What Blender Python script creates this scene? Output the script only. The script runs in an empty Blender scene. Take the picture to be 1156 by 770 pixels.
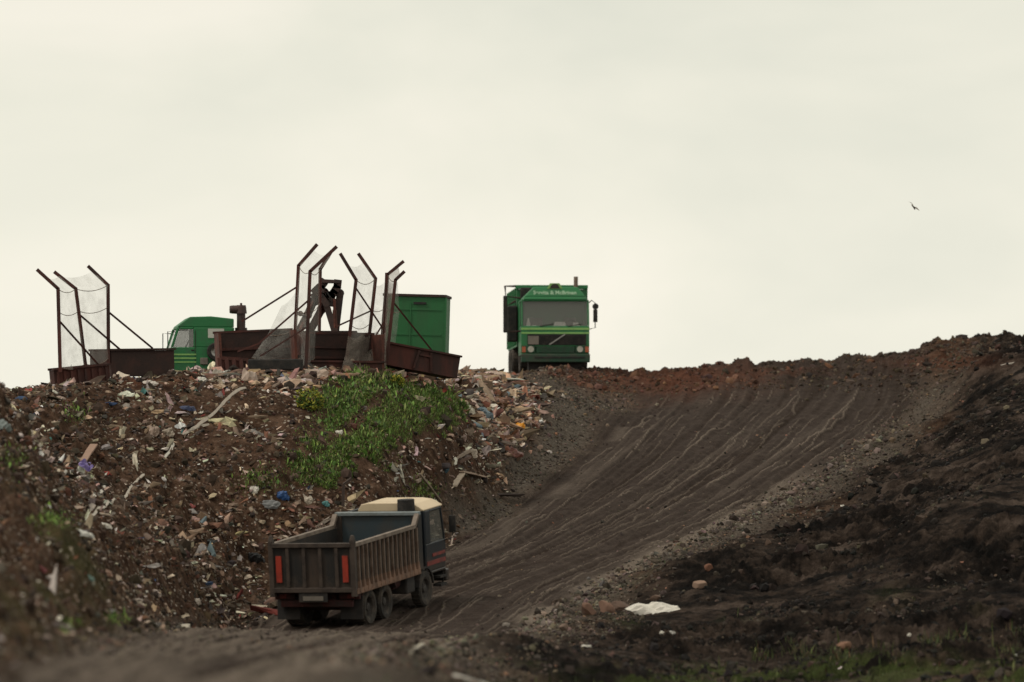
import bpy, math, random
import numpy as np
from mathutils import Vector, Matrix

random.seed(7)
rng = np.random.default_rng(11)
S = bpy.context.scene
COL = S.collection
F = 9000.0                      # focal length in photograph pixels (1156 wide)
PITCH = math.atan(215.0 / F)    # level line falls at photograph row 600
CP, SP = math.cos(PITCH), math.sin(PITCH)

# ------------------------------------------------------------------ camera maths
def ray(px, py):
    a, b = (px - 578.0) / F, (385.0 - py) / F
    return a, CP - SP * b, SP + CP * b

def at(px, py, d):
    a, b, c = ray(px, py)
    t = d / b
    return Vector((a * t, d, c * t))

def proj(x, y, z):
    w = y * CP + z * SP
    v = -y * SP + z * CP
    return 578.0 + F * x / w, 385.0 - F * v / w

# ------------------------------------------------------------------ noise
def _hash(ix, iy, seed):
    h = (ix.astype(np.int64) * 374761393 + iy.astype(np.int64) * 668265263 + seed * 974634221) & 0xFFFFFFFF
    h = ((h ^ (h >> 13)) * 1274126177) & 0xFFFFFFFF
    h = (h ^ (h >> 16)) & 0xFFFFFF
    return h.astype(np.float64) / float(0xFFFFFF)

def vnoise(x, y, seed=0):
    x = np.asarray(x, float); y = np.asarray(y, float)
    ix, iy = np.floor(x), np.floor(y)
    fx, fy = x - ix, y - iy
    fx = fx * fx * (3 - 2 * fx); fy = fy * fy * (3 - 2 * fy)
    a = _hash(ix, iy, seed); b = _hash(ix + 1, iy, seed)
    c = _hash(ix, iy + 1, seed); d = _hash(ix + 1, iy + 1, seed)
    return (a * (1 - fx) + b * fx) * (1 - fy) + (c * (1 - fx) + d * fx) * fy

def fbm(x, y, seed=0, octv=4, gain=0.5):
    s, a, n = 0.0, 1.0, 0.0
    for i in range(octv):
        ca, sa = math.cos(0.6 * i), math.sin(0.6 * i)
        s = s + a * (vnoise((x * ca - y * sa) * 2 ** i, (x * sa + y * ca) * 2 ** i, seed + i * 17) - 0.5)
        n += a; a *= gain
    return s / n * 2

def sstep(a, b, x):
    t = np.clip((x - a) / (b - a), 0, 1)
    return t * t * (3 - 2 * t)

# ------------------------------------------------------------------ terrain from surveyed spot heights
CTRL = [  # (photo x, photo y, distance)
 # road
 (120,760,90),(230,766,95),(340,771,95),(220,748,128),(330,720,180),(440,738,150),
 (356,704,219),(430,707,219),(520,710,185),(600,690,215),(520,690,219),(440,672,230),(400,640,231),(500,612,240),(560,622,238),(640,640,234),(700,650,231),
 (600,560,252),(700,555,255),(800,560,252),(880,570,249),(650,510,262.5),(760,505,263),(880,505,263),(980,510,263),
 (690,460,277),(780,450,278),(900,447,278),(1040,450,277),(700,432,283),(800,425,285),(900,420,286),(980,425,284),
 (690,419,286),(760,418,287),(620,418,283),(585,420,283),
 # right of the road
 (700,690,222),(760,640,226),(620,715,208),(900,600,242),(840,610,236),(1000,520,261),(1060,470,272),(1080,440,277),
 (760,740,205),(900,760,196),(1156,745,194),(1000,680,213),(1156,640,218),(900,655,224),(1156,540,232),(1050,570,228),
 (1156,470,253),(1156,425,266),(1100,412,275),(1120,430,270),(620,770,182),(500,757,184),(440,770,158),(1020,610,230),
 (900,850,150),(1156,850,145),(500,860,105),(1300,745,190),(1300,640,215),(1300,540,232),(1300,450,260),(1300,400,275),(1450,500,240),(1450,700,195),
 # skyline on the right
 (800,416,288),(860,413,290),(905,409,290),(950,405,291),(1000,399,290),(1050,393,290),(1105,386,290),(1156,383,290),(1250,380,290),(1400,385,288),
 # heap: gravel flank
 (500,606,241),(545,560,246),(590,505,258),(612,470,265),(620,440,272),(600,425,279),
 # heap face
 (0,440,205),(60,438,236),(130,430,239),(200,422,242),(260,420,243),(340,416,245),(400,414,246),(430,414,248),(480,420,254),(520,424,262),(560,420,272),
 (100,520,230),(200,550,232),(300,560,233),(300,632,232),(240,632,226),(430,500,239),(400,560,235),(500,540,243),(540,500,251),(200,490,236),(320,490,237),(480,460,246),(570,460,262),
 (100,600,206),(50,540,200),(0,500,192),(0,560,176),(0,640,155),(100,640,192),(200,640,214),(100,690,168),(0,700,125),(-30,745,108),(160,670,204),
 (0,447,243),(30,446,246),(60,444,244),(95,441,247),(130,438,247),(165,434,248),(200,432,250),(260,430,252),(340,424,252),(400,422,254),(-60,448,243),(-60,441,215),
 (-150,440,195),(-150,560,160),(-200,640,130),(-300,430,200),(-300,560,110),(180,600,222),
]
EXTRA = [  # plain world points x, y, z
 (-6,20,-1.7),(6,20,-1.8),(0,5,-1.7),(-10,40,-1.2),(8,50,-2.0),(-4.5,60,-1.4),(-1.5,60,-1.5),(-12,65,-0.3),(10,80,-2.9),
 (-16,256,4.1),(-10,256,4.1),(-8,264,4.15),(-4,258,4.6),(-5,266,4.4),(-1,262,4.9),(-12,266,4.15),(-16,275,4.2),(-24,262,4.2),(-30,250,3.5),
 (2,300,5.7),(-10,300,4.4),(10,305,5.8),(20,310,6.4),(-25,310,4.0),(0,340,5.6),(20,340,6.0),(-20,350,4.0),(-25,420,2),(25,420,2),(0,420,3),
 (2,284.5,5.70),(1.2,290,5.72),(4,292,5.75),(-30,180,3.2),(-20,120,3.0),(30,280,7.0),(34,230,3),(28,180,-1),
]
P = [tuple(at(*c)) for c in CTRL] + EXTRA
P = np.array(P)
AY = 0.4
def _k(x0, y0, x1, y1):
    return np.sqrt((x0[:, None] - x1[None]) ** 2 + ((y0[:, None] - y1[None]) * AY) ** 2 + 0.3)
n = len(P)
A = np.zeros((n + 3, n + 3))
A[:n, :n] = _k(P[:, 0], P[:, 1], P[:, 0], P[:, 1]) + np.eye(n) * -0.04
A[:n, n] = 1; A[:n, n + 1] = P[:, 0]; A[:n, n + 2] = P[:, 1] * AY
A[n:, :n] = A[:n, n:].T
W = np.linalg.solve(A, np.concatenate([P[:, 2], [0, 0, 0]]))

def spot_h(x, y):
    x = np.asarray(x, float).ravel(); y = np.asarray(y, float).ravel()
    out = np.empty(len(x))
    for i in range(0, len(x), 20000):
        xs, ys = x[i:i + 20000], y[i:i + 20000]
        out[i:i + 20000] = _k(xs, ys, P[:, 0], P[:, 1]) @ W[:n] + W[n] + W[n + 1] * xs + W[n + 2] * ys * AY
    return out

def line(pts, ax=0):
    q = np.array([(at(*p).y, at(*p)[ax]) for p in pts])
    q = q[np.argsort(q[:, 0])]
    yy = np.linspace(40, 310, 541); xx = np.interp(yy, q[:, 0], q[:, 1])
    k = np.hanning(17); k /= k.sum()
    xx = np.convolve(np.pad(xx, 8, mode='edge'), k, mode='valid')
    return lambda y: np.interp(y, yy, xx)
LEFT_EDGE = [(-40,790,60),(-20,775,80),(0,763,105),(94,731,150),(187,710,203),(262,721,218.5),(305,676,227),(400,652,232),(500,622,237),(560,583,247),(610,543,255.5),(655,505,263.5),(705,455,278),(715,420,290)]
RIGHT_EDGE = [(360,790,60),(345,771,95),(440,742,150),(520,728,190),(600,716,213),(700,652,231),(880,570,249),(980,505,263),(1040,450,277),(1050,420,290)]
ROAD_L, ROAD_R = line(LEFT_EDGE), line(RIGHT_EDGE)
LEFT_Z, RIGHT_Z = line(LEFT_EDGE, 2), line(RIGHT_EDGE, 2)
HEAP_R = line([(-40,790,60),(-20,775,80),(0,763,105),(94,731,150),(187,706,203),(262,704,218.5),(305,674,227),(400,650,232),(490,618,239),(545,560,246),(590,505,258),(612,470,265),(618,440,272),(610,424,281),(560,420,295)])

def zones(x, y):
    l, r, hr = ROAD_L(y), ROAD_R(y), HEAP_R(y)
    e = fbm(x * 0.5, y * 0.25, 5, 3) * 0.8
    road = sstep(-0.5, 0.5, x - l + e) * sstep(-0.6, 0.5, r - x + e)
    heap = sstep(-0.5, 0.5, hr - x + e)
    right = sstep(-0.3, 0.9, x - r + e)
    grav = np.clip(1 - road - heap - right, 0, 1)
    return road, heap, right, grav

def base_h(x, y):
    x = np.asarray(x, float).ravel(); y = np.asarray(y, float).ravel()
    z = spot_h(x, y)
    l, r = ROAD_L(y), ROAD_R(y)
    t = np.clip((x - l) / np.maximum(r - l, 1), -.3, 1.3)
    zr = LEFT_Z(y) + (RIGHT_Z(y) - LEFT_Z(y)) * t
    k = sstep(-1.6, .2, x - l) * sstep(-2.2, .2, r - x) * sstep(272, 255, y) * sstep(45, 70, y)
    return z * (1 - k) + zr * k

HOLE = at(285, 488, 238)

def tyre_lines(x, y):
    """thin pressed-up ridges left by tyres, running with the road"""
    t = (x - ROAD_L(y)) / np.maximum(ROAD_R(y) - ROAD_L(y), 1)
    out = np.zeros(np.shape(x))
    for (nn, sd, wdt) in ((17, 201, .085), (29, 211, .10), (47, 221, .12)):
        ph = t * nn + fbm(t * 3, y * .07, sd, 2) * 1.5 + fbm(t * 9, y * .55, sd + 1, 3) * .30
        c = np.floor(ph); dst = np.abs(ph - c - .5)
        on = sstep(.60, .74, vnoise(c * 7.3, y * .045, sd + 3)) * sstep(.25, .5, vnoise(c * 3.1 + x, y * .5, sd + 4))
        out = np.maximum(out, sstep(wdt, wdt * .3, dst) * on)
    return out

def full_h(x, y, fine=True):
    z = base_h(x, y).reshape(np.shape(x))
    road, heap, right, grav = zones(x, y)
    # the heap: lumps, gullies running down the face
    crest = 1 - .6 * sstep(229, 238, y)
    gx, gy = x * .92 - (z * .9) * .40, z * .92 * .9 + x * .40
    z = z + heap * crest * (fbm(x * 0.7, y * 0.45, 21, 4, 0.55) * 0.30 + fbm(gx * 2.4, gy * .55, 31, 4, .6) * 0.34 + fbm(x * 4.5, y * 4, 33, 3, .65) * .22 - .05)
    z = z - .10 * heap * sstep(232, 240, y)
    z = z - 0.5 * np.exp(-(((x - HOLE.x) / 0.9) ** 2 + ((y - HOLE.y) / 1.0) ** 2))
    # tyre ruts along the road
    t = (x - ROAD_L(y)) / np.maximum(ROAD_R(y) - ROAD_L(y), 1)
    wob = fbm(t * 2.0, y * 0.05, 41, 2) * 0.05
    ru = (vnoise((t + wob) * 34, y * 0.035, 42) - .5) + 0.6 * (vnoise((t + wob) * 80, y * 0.07, 43) - .5)
    calm = 1 - .7 * np.exp(-(((x + 4.4) / 4) ** 2 + ((y - 220) / 9) ** 2))
    z = z + road * calm * (ru * 0.15 + fbm(x * 1.2, y * 0.6, 44, 3) * 0.05 + tyre_lines(x, y) * .055 + fbm(x * 5, y * 2.2, 45, 3, .7) * .035)
    # churned dark bank on the right
    amp = .35 + .65 * sstep(1, 5, x - ROAD_R(y))
    z = z + right * amp * (.35 + .75 * sstep(.3, .65, vnoise(x * .22, y * .2, 54))) * (fbm(x * 0.3, y * 0.36, 51, 3, 0.5) * 0.60 + fbm(x * 0.9, y * 1.0, 52, 5, .68) * 0.50 + fbm(x * 4, y * 3.2, 53, 3, .7) * .20)
    z = z + grav * fbm(x * 1.6, y * 1.0, 61, 3) * 0.16
    # spill heaps on the brow
    for (px, py, d, a, rx, ry) in ((648,408,281.2,.34,.8,.9),(1040,410,287,.15,2.6,1.5),(1085,408,284,.2,1.5,1.2),(835,412,289,.2,.7,.8),(905,410,289.5,.2,.6,.7),(955,405,290,.2,.5,.7),(1065,392,290,.25,.7,1),(1110,388,290,.28,1.0,1),(1145,385,290,.2,.6,.8),(155,424,240,.25,.8,.7),(1100,425,276,.3,1.5,1.3)):
        c = at(px, py, d)
        z = z + a * np.exp(-(((x - c.x) / rx) ** 2 + ((y - c.y) / ry) ** 2))
    brow = sstep(281, 286, y) * sstep(296, 291, y) * sstep(3.0, 5.0, x)
    z = z + brow * (np.maximum(fbm(x * 1.3, y * .9, 71, 5, .65), -.1)) * 0.34 - .06 * brow
    return z

UU = np.concatenate([np.linspace(-.16, -.0705, 60), np.linspace(-.07, .07, 760), np.linspace(.0705, .16, 60)])
DD = np.concatenate([np.linspace(4, 70, 30), np.linspace(71, 190, 380), np.linspace(190.2, 292, 820), np.linspace(293, 340, 60), np.linspace(345, 440, 20)])
GU, GD = np.meshgrid(UU, DD)
GX, GY = GU * GD, GD
GZ = full_h(GX, GY)

def hs(x, y):
    x = np.asarray(x, float); y = np.asarray(y, float)
    u = x / y
    i = np.clip(np.searchsorted(UU, u) - 1, 0, len(UU) - 2); j = np.clip(np.searchsorted(DD, y) - 1, 0, len(DD) - 2)
    fu = np.clip((u - UU[i]) / (UU[i + 1] - UU[i]), 0, 1); fd = np.clip((y - DD[j]) / (DD[j + 1] - DD[j]), 0, 1)
    return (GZ[j, i] * (1 - fu) + GZ[j, i + 1] * fu) * (1 - fd) + (GZ[j + 1, i] * (1 - fu) + GZ[j + 1, i + 1] * fu) * fd

def H(x, y):
    return float(hs(np.array([x]), np.array([y]))[0])

def hit(px, py, dmin=60):
    """the ground point seen at a pixel of the photograph"""
    a, b, c = ray(px, py)
    ds = np.linspace(dmin, 296, 4000)
    z = c / b * ds; g = hs(a / b * ds, ds)
    k = np.argmax(g >= z)
    if g[k] < z[k]:
        k = int(np.argmin(np.where((ds > 180), z - g, 99)))
    return Vector((a / b * ds[k], ds[k], float(g[k])))

def normal(x, y, e=0.25):
    return Vector((H(x - e, y) - H(x + e, y), H(x, y - e) - H(x, y + e), 2 * e)).normalized()

# ------------------------------------------------------------------ materials
def nt(name):
    m = bpy.data.materials.new(name); m.use_nodes = True
    t = m.node_tree; b = t.nodes['Principled BSDF']
    return m, t, b

def N(t, typ, **kw):
    o = t.nodes.new(typ)
    for k, v in kw.items():
        setattr(o, k, v)
    return o

def ramp(t, fac, stops):
    r = N(t, 'ShaderNodeValToRGB')
    el = r.color_ramp.elements
    el[0].position, el[0].color = stops[0][0], (*stops[0][1], 1)
    el[1].position, el[1].color = stops[-1][0], (*stops[-1][1], 1)
    for p_, c_ in stops[1:-1]:
        e = el.new(p_); e.color = (*c_, 1)
    t.links.new(fac, r.inputs['Fac'])
    return r.outputs['Color']

def noise(t, vec, scale, detail=4, rough=.55, dist=0):
    o = N(t, 'ShaderNodeTexNoise'); o.inputs['Scale'].default_value = scale
    o.inputs['Detail'].default_value = detail; o.inputs['Roughness'].default_value = rough; o.inputs['Distortion'].default_value = dist
    t.links.new(vec, o.inputs['Vector'])
    return o.outputs['Fac']

def mixc(t, fac, a, b, mode='MIX'):
    o = N(t, 'ShaderNodeMix', data_type='RGBA', blend_type=mode)
    for s, v in ((0, fac), (6, a), (7, b)):
        if hasattr(v, 'node') or isinstance(v, bpy.types.NodeSocket):
            t.links.new(v, o.inputs[s])
        elif s == 0:
            o.inputs[s].default_value = v
        else:
            o.inputs[s].default_value = (*v, 1)
    return o.outputs[2]

def worn(name, col, dirt, scale=3.0, lo=.45, hi=.7, rough=.6, metal=0.0, bump=.15, streak=False, mud=None, mudcol=(.085, .060, .045)):
    m, t, b = nt(name)
    tc = N(t, 'ShaderNodeTexCoord')
    vec = tc.outputs['Object']
    if streak:
        mp = N(t, 'ShaderNodeMapping'); mp.inputs['Scale'].default_value = (1, 1, .25)
        t.links.new(vec, mp.inputs['Vector']); vec = mp.outputs['Vector']
    f = noise(t, vec, scale, 6, .65)
    mr = N(t, 'ShaderNodeMapRange'); mr.inputs['From Min'].default_value = lo; mr.inputs['From Max'].default_value = hi
    t.links.new(f, mr.inputs['Value'])
    base = mixc(t, mr.outputs['Result'], col, dirt)
    if mud:      # splashed mud, thickest low down and breaking up towards a ragged upper edge
        sz = N(t, 'ShaderNodeSeparateXYZ'); t.links.new(tc.outputs['Object'], sz.inputs[0])
        nz = noise(t, tc.outputs['Object'], 4.5, 7, .7)
        ma = N(t, 'ShaderNodeMath', operation='MULTIPLY_ADD'); t.links.new(nz, ma.inputs[0]); ma.inputs[1].default_value = 1.6; t.links.new(sz.outputs['Z'], ma.inputs[2])
        mm = N(t, 'ShaderNodeMapRange'); mm.inputs['From Min'].default_value = mud[1] + .8; mm.inputs['From Max'].default_value = mud[0] + .8; mm.inputs['To Max'].default_value = .85
        t.links.new(ma.outputs[0], mm.inputs['Value'])
        base = mixc(t, mm.outputs['Result'], base, mudcol)
    t.links.new(base, b.inputs['Base Color'])
    b.inputs['Roughness'].default_value = rough; b.inputs['Metallic'].default_value = metal
    if bump:
        bp = N(t, 'ShaderNodeBump'); bp.inputs['Strength'].default_value = bump; bp.inputs['Distance'].default_value = .02
        t.links.new(noise(t, vec, scale * 6, 4), bp.inputs['Height']); t.links.new(bp.outputs['Normal'], b.inputs['Normal'])
    return m

DIRT = (.055, .04, .03)
M = dict(
 green=worn('green_paint', (.014, .155, .046), (.038, .10, .052), 2.0, .48, .75, .5, mud=(.3, 1.0), mudcol=(.05, .062, .04)),
 green2=worn('container_green_paint', (.014, .125, .035), (.03, .075, .03), 1.3, .45, .8, .6, streak=True),
 lowgreen=worn('grimy_green_paint', (.010, .062, .026), (.022, .03, .02), 4, .42, .7, .6),
 lime=worn('lime_stripe', (.22, .43, .12), (.12, .24, .08), 4, .5, .8, .5),
 rust=worn('rusty_steel', (.085, .024, .017), (.035, .016, .013), 2.2, .4, .62, .85, bump=.4, streak=True),
 rustdark=worn('dark_rusty_steel', (.030, .015, .012), (.055, .022, .016), 2.0, .45, .7, .85, bump=.4),
 rustlight=worn('bright_rust', (.13, .040, .026), (.06, .022, .016), 3, .4, .62, .85, bump=.4),
 claw=worn('oily_crane_steel', (.062, .027, .021), (.026, .018, .016), 2.5, .4, .65, .6),
 black=worn('black_rubber', (.012, .011, .010), (.05, .038, .030), 5, .45, .8, .85),
 tyre=worn('muddy_tyre', (.022, .019, .016), (.075, .056, .042), 3, .4, .65, .9, bump=.5),
 rim=worn('dirty_rim', (.045, .036, .030), (.02, .016, .014), 5, .4, .65, .7),
 chassis=worn('red_oxide_chassis', (.055, .012, .010), (.022, .014, .012), 3, .4, .65, .8),
 dark=worn('dark_underside', (.018, .015, .014), (.045, .034, .027), 3, .45, .7, .8),
 plate=worn('muddy_body_plate', (.012, .0105, .0095), (.050, .031, .021), 1.6, .45, .72, .75, streak=True, mud=(.9, 1.5), mudcol=(.06, .040, .028)),
 rib=worn('worn_grey_rib', (.165, .115, .085), (.075, .038, .024), 2.5, .45, .7, .75),
 gate_rib=worn('muddy_gate_frame', (.066, .046, .035), (.026, .018, .014), 3, .42, .66, .8),
 sill=worn('muddy_sill', (.23, .13, .085), (.10, .06, .042), 3, .4, .68, .85),
 rail=worn('worn_top_rail', (.21, .165, .13), (.10, .07, .052), 2.5, .42, .66, .7),
 teal=worn('blue_grey_headboard', (.026, .040, .048), (.045, .042, .038), 1.3, .42, .68, .6),
 tealrim=worn('pale_blue_grey_rim', (.19, .215, .22), (.11, .11, .10), 3, .45, .7, .6),
 navy=worn('dark_blue_cab_paint', (.009, .014, .020), (.024, .021, .019), 2.5, .5, .8, .4, mud=(.7, 1.5), mudcol=(.05, .037, .029)),
 cream=worn('cream_roof_paint', (.60, .47, .31), (.36, .27, .18), 1.4, .5, .85, .55, bump=.05),
 orange=worn('red_orange_marker', (.36, .040, .022), (.10, .026, .018), 4, .5, .75, .5),
 redstripe=worn('red_cab_stripe', (.22, .034, .026), (.06, .025, .021), 3.5, .45, .75, .5),
 chrome=worn('dull_chrome', (.30, .29, .27), (.12, .10, .09), 8, .5, .8, .35, .8),
 lens=worn('headlamp_lens', (.42, .40, .34), (.24, .21, .17), 8, .5, .8, .2),
 darkred=worn('grimy_red_lens', (.13, .018, .014), (.04, .016, .013), 6, .45, .75, .5),
 amber=worn('amber_lens', (.40, .09, .03), (.2, .06, .03), 8, .5, .8, .3),
 white=worn('white_paper', (.62, .60, .54), (.4, .37, .3), 6, .5, .8, .7),
 grey=worn('grey_number_panel', (.17, .145, .12), (.10, .08, .065), 6, .5, .8, .7),
 stack=worn('exhaust_steel', (.20, .14, .11), (.11, .06, .045), 6, .4, .7, .6),
 interior=worn('cab_interior', (.14, .12, .105), (.07, .06, .052), 5, .45, .7, .9),
 lettering=worn('pale_lettering', (.30, .46, .30), (.20, .34, .21), 6, .5, .8, .6, bump=0),
)

def glass_mat(name, tint, alpha):
    m, t, b = nt(name)
    b.inputs['Base Color'].default_value = (*tint, 1); b.inputs['Roughness'].default_value = .03
    b.inputs['Alpha'].default_value = alpha
    return m
M['glass'] = glass_mat('windscreen_glass', (.22, .22, .20), .30)
M['paleglass'] = glass_mat('pale_side_glass', (.35, .36, .34), .4)

def net_mat(name, a0, a1, col):
    m, t, b = nt(name)
    tc = N(t, 'ShaderNodeTexCoord'); vec = tc.outputs['Object']
    f = noise(t, vec, 2.2, 6, .7)
    mr = N(t, 'ShaderNodeMapRange'); mr.inputs['From Min'].default_value = .35; mr.inputs['From Max'].default_value = .75
    mr.inputs['To Min'].default_value = a0; mr.inputs['To Max'].default_value = a1
    t.links.new(f, mr.inputs['Value'])
    # fine knotted weave
    wv = N(t, 'ShaderNodeTexVoronoi', feature='DISTANCE_TO_EDGE'); wv.inputs['Scale'].default_value = 30
    t.links.new(vec, wv.inputs['Vector'])
    mr2 = N(t, 'ShaderNodeMapRange'); mr2.inputs['From Min'].default_value = .02; mr2.inputs['From Max'].default_value = .16
    mr2.inputs['To Min'].default_value = 1.35; mr2.inputs['To Max'].default_value = .8
    t.links.new(wv.outputs['Distance'], mr2.inputs['Value'])
    mu = N(t, 'ShaderNodeMath', operation='MULTIPLY'); mu.use_clamp = True
    t.links.new(mr.outputs['Result'], mu.inputs[0]); t.links.new(mr2.outputs['Result'], mu.inputs[1])
    t.links.new(mu.outputs[0], b.inputs['Alpha'])
    b.inputs['Base Color'].default_value = (*col, 1); b.inputs['Roughness'].default_value = .9
    return m
M['net'] = net_mat('litter_netting', .14, .44, (.42, .405, .37))
M['netskirt'] = net_mat('clogged_litter_netting', .40, .78, (.185, .155, .13))

def attr_mat(name, rough=.85, bump=0.0, transl=0.0):
    """colour of each scrap, stone or leaf comes from its own point colour"""
    m, t, b = nt(name)
    a = N(t, 'ShaderNodeAttribute', attribute_name='Col')
    tc = N(t, 'ShaderNodeTexCoord')
    f = noise(t, tc.outputs['Object'], 9, 3)
    c = mixc(t, 1.0, a.outputs['Color'], ramp(t, f, [(.3, (.72, .72, .72)), (.7, (1.2, 1.18, 1.15))]), 'MULTIPLY')
    t.links.new(c, b.inputs['Base Color']); b.inputs['Roughness'].default_value = rough
    b.inputs['Specular IOR Level'].default_value = .25
    return m
M['scrap'] = attr_mat('scrap_colours')
M['leaf'] = attr_mat('leaf_colours', .7)
M['clod'] = attr_mat('soil_colours', .95)

def soil_mat():
    m, t, b = nt('landfill_soil')
    tc = N(t, 'ShaderNodeTexCoord'); vec = tc.outputs['Object']
    def at_(nm):
        return N(t, 'ShaderNodeAttribute', attribute_name=nm).outputs['Fac']
    big = noise(t, vec, .42, 7, .62); mid = noise(t, vec, 1.7, 6, .65); fin = noise(t, vec, 9, 5, .7); grit = noise(t, vec, 22, 3, .7)
    c = ramp(t, mid, [(.34, (.022, .0125, .009)), (.5, (.064, .037, .0245)), (.66, (.125, .077, .053))])        # heap earth
    vo = N(t, 'ShaderNodeTexVoronoi'); vo.inputs['Scale'].default_value = 9; t.links.new(vec, vo.inputs['Vector'])
    sx = N(t, 'ShaderNodeSeparateColor'); t.links.new(vo.outputs['Color'], sx.inputs[0])
    m1 = N(t, 'ShaderNodeMapRange'); m1.inputs['From Min'].default_value = .62; m1.inputs['From Max'].default_value = .68; t.links.new(sx.outputs[0], m1.inputs['Value'])
    m2 = N(t, 'ShaderNodeMapRange'); m2.inputs['From Min'].default_value = .48; m2.inputs['From Max'].default_value = .36; t.links.new(vo.outputs['Distance'], m2.inputs['Value'])
    m3 = N(t, 'ShaderNodeMath', operation='MULTIPLY'); t.links.new(m1.outputs[0], m3.inputs[0]); t.links.new(m2.outputs[0], m3.inputs[1])
    m4 = N(t, 'ShaderNodeMath', operation='MULTIPLY'); t.links.new(m3.outputs[0], m4.inputs[0]); t.links.new(at_('heap'), m4.inputs[1])
    c = mixc(t, m4.outputs[0], c, ramp(t, sx.outputs[1], [(.0, (.035, .028, .024)), (.3, (.13, .09, .065)), (.6, (.22, .17, .13)), (.9, (.38, .33, .28)), (1, (.12, .05, .035))]))
    c = mixc(t, at_('road'), c, ramp(t, mid, [(.3, (.037, .0270, .0225)), (.55, (.055, .0415, .0350)), (.75, (.076, .0585, .0495))]))
    c = mixc(t, at_('wet'), c, ramp(t, mid, [(.3, (.024, .0165, .013)), (.7, (.040, .028, .022))]))
    c = mixc(t, at_('track'), c, ramp(t, fin, [(.3, (.125, .098, .079)), (.7, (.24, .195, .158))]))
    c = mixc(t, at_('grav'), c, ramp(t, fin, [(.3, (.044, .036, .028)), (.5, (.086, .071, .058)), (.7, (.16, .135, .11))]))
    bm_ = N(t, 'ShaderNodeMath', operation='MULTIPLY_ADD'); t.links.new(big, bm_.inputs[0]); bm_.inputs[1].default_value = .62
    hm_ = N(t, 'ShaderNodeMath', operation='MULTIPLY'); t.links.new(mid, hm_.inputs[0]); hm_.inputs[1].default_value = .38; t.links.new(hm_.outputs[0], bm_.inputs[2])
    c = mixc(t, at_('dark'), c, ramp(t, bm_.outputs[0], [(.40, (.0055, .005, .0048)), (.48, (.014, .011, .0095)), (.545, (.040, .029, .023)), (.64, (.090, .067, .055))]))
    c = mixc(t, at_('red'), c, ramp(t, mid, [(.3, (.070, .026, .015)), (.7, (.15, .060, .037))]))
    c = mixc(t, at_('green'), c, ramp(t, fin, [(.3, (.030, .034, .012)), (.7, (.070, .095, .026))]))
    c = mixc(t, 1.0, c, ramp(t, grit, [(.3, (.62, .62, .62)), (.7, (1.3, 1.3, 1.3))]), 'MULTIPLY')
    t.links.new(c, b.inputs['Base Color'])
    b.inputs['Roughness'].default_value = 1.0; b.inputs['Specular IOR Level'].default_value = .03
    ad = N(t, 'ShaderNodeMath', operation='ADD')
    t.links.new(mid, ad.inputs[0]); t.links.new(fin, ad.inputs[1])
    bp = N(t, 'ShaderNodeBump'); bp.inputs['Strength'].default_value = .75; bp.inputs['Distance'].default_value = .12
    t.links.new(ad.outputs[0], bp.inputs['Height']); t.links.new(bp.outputs['Normal'], b.inputs['Normal'])
    return m
M['soil'] = soil_mat()

# ------------------------------------------------------------------ mesh helpers
def tag(o, label=None, cat=None, group=None, kind=None):
    for k, v in (('label', label), ('category', cat), ('group', group), ('kind', kind)):
        if v: o[k] = v
    return o

def np_mesh(name, co, quads, mat, attrs=None, col=None, smooth=True):
    me = bpy.data.meshes.new(name)
    me.vertices.add(len(co)); me.vertices.foreach_set('co', np.ascontiguousarray(co, dtype=np.float32).ravel())
    k = quads.shape[1]
    me.loops.add(len(quads) * k); me.polygons.add(len(quads))
    me.loops.foreach_set('vertex_index', np.ascontiguousarray(quads, dtype=np.int32).ravel())
    me.polygons.foreach_set('loop_start', np.arange(0, len(quads) * k, k, dtype=np.int32))
    try:
        me.polygons.foreach_set('loop_total', np.full(len(quads), k, dtype=np.int32))
    except Exception:
        pass
    me.update(calc_edges=True)
    me.polygons.foreach_set('use_smooth', np.full(len(quads), smooth, dtype=bool))
    for nm, v in (attrs or {}).items():
        a = me.attributes.new(nm, 'FLOAT', 'POINT'); a.data.foreach_set('value', np.ascontiguousarray(v, dtype=np.float32))
    if col is not None:
        a = me.attributes.new('Col', 'FLOAT_COLOR', 'POINT')
        c4 = np.ones((len(co), 4), dtype=np.float32); c4[:, :3] = col
        a.data.foreach_set('color', c4.ravel())
    me.materials.append(mat)
    o = bpy.data.objects.new(name, me); COL.objects.link(o)
    return o

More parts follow.
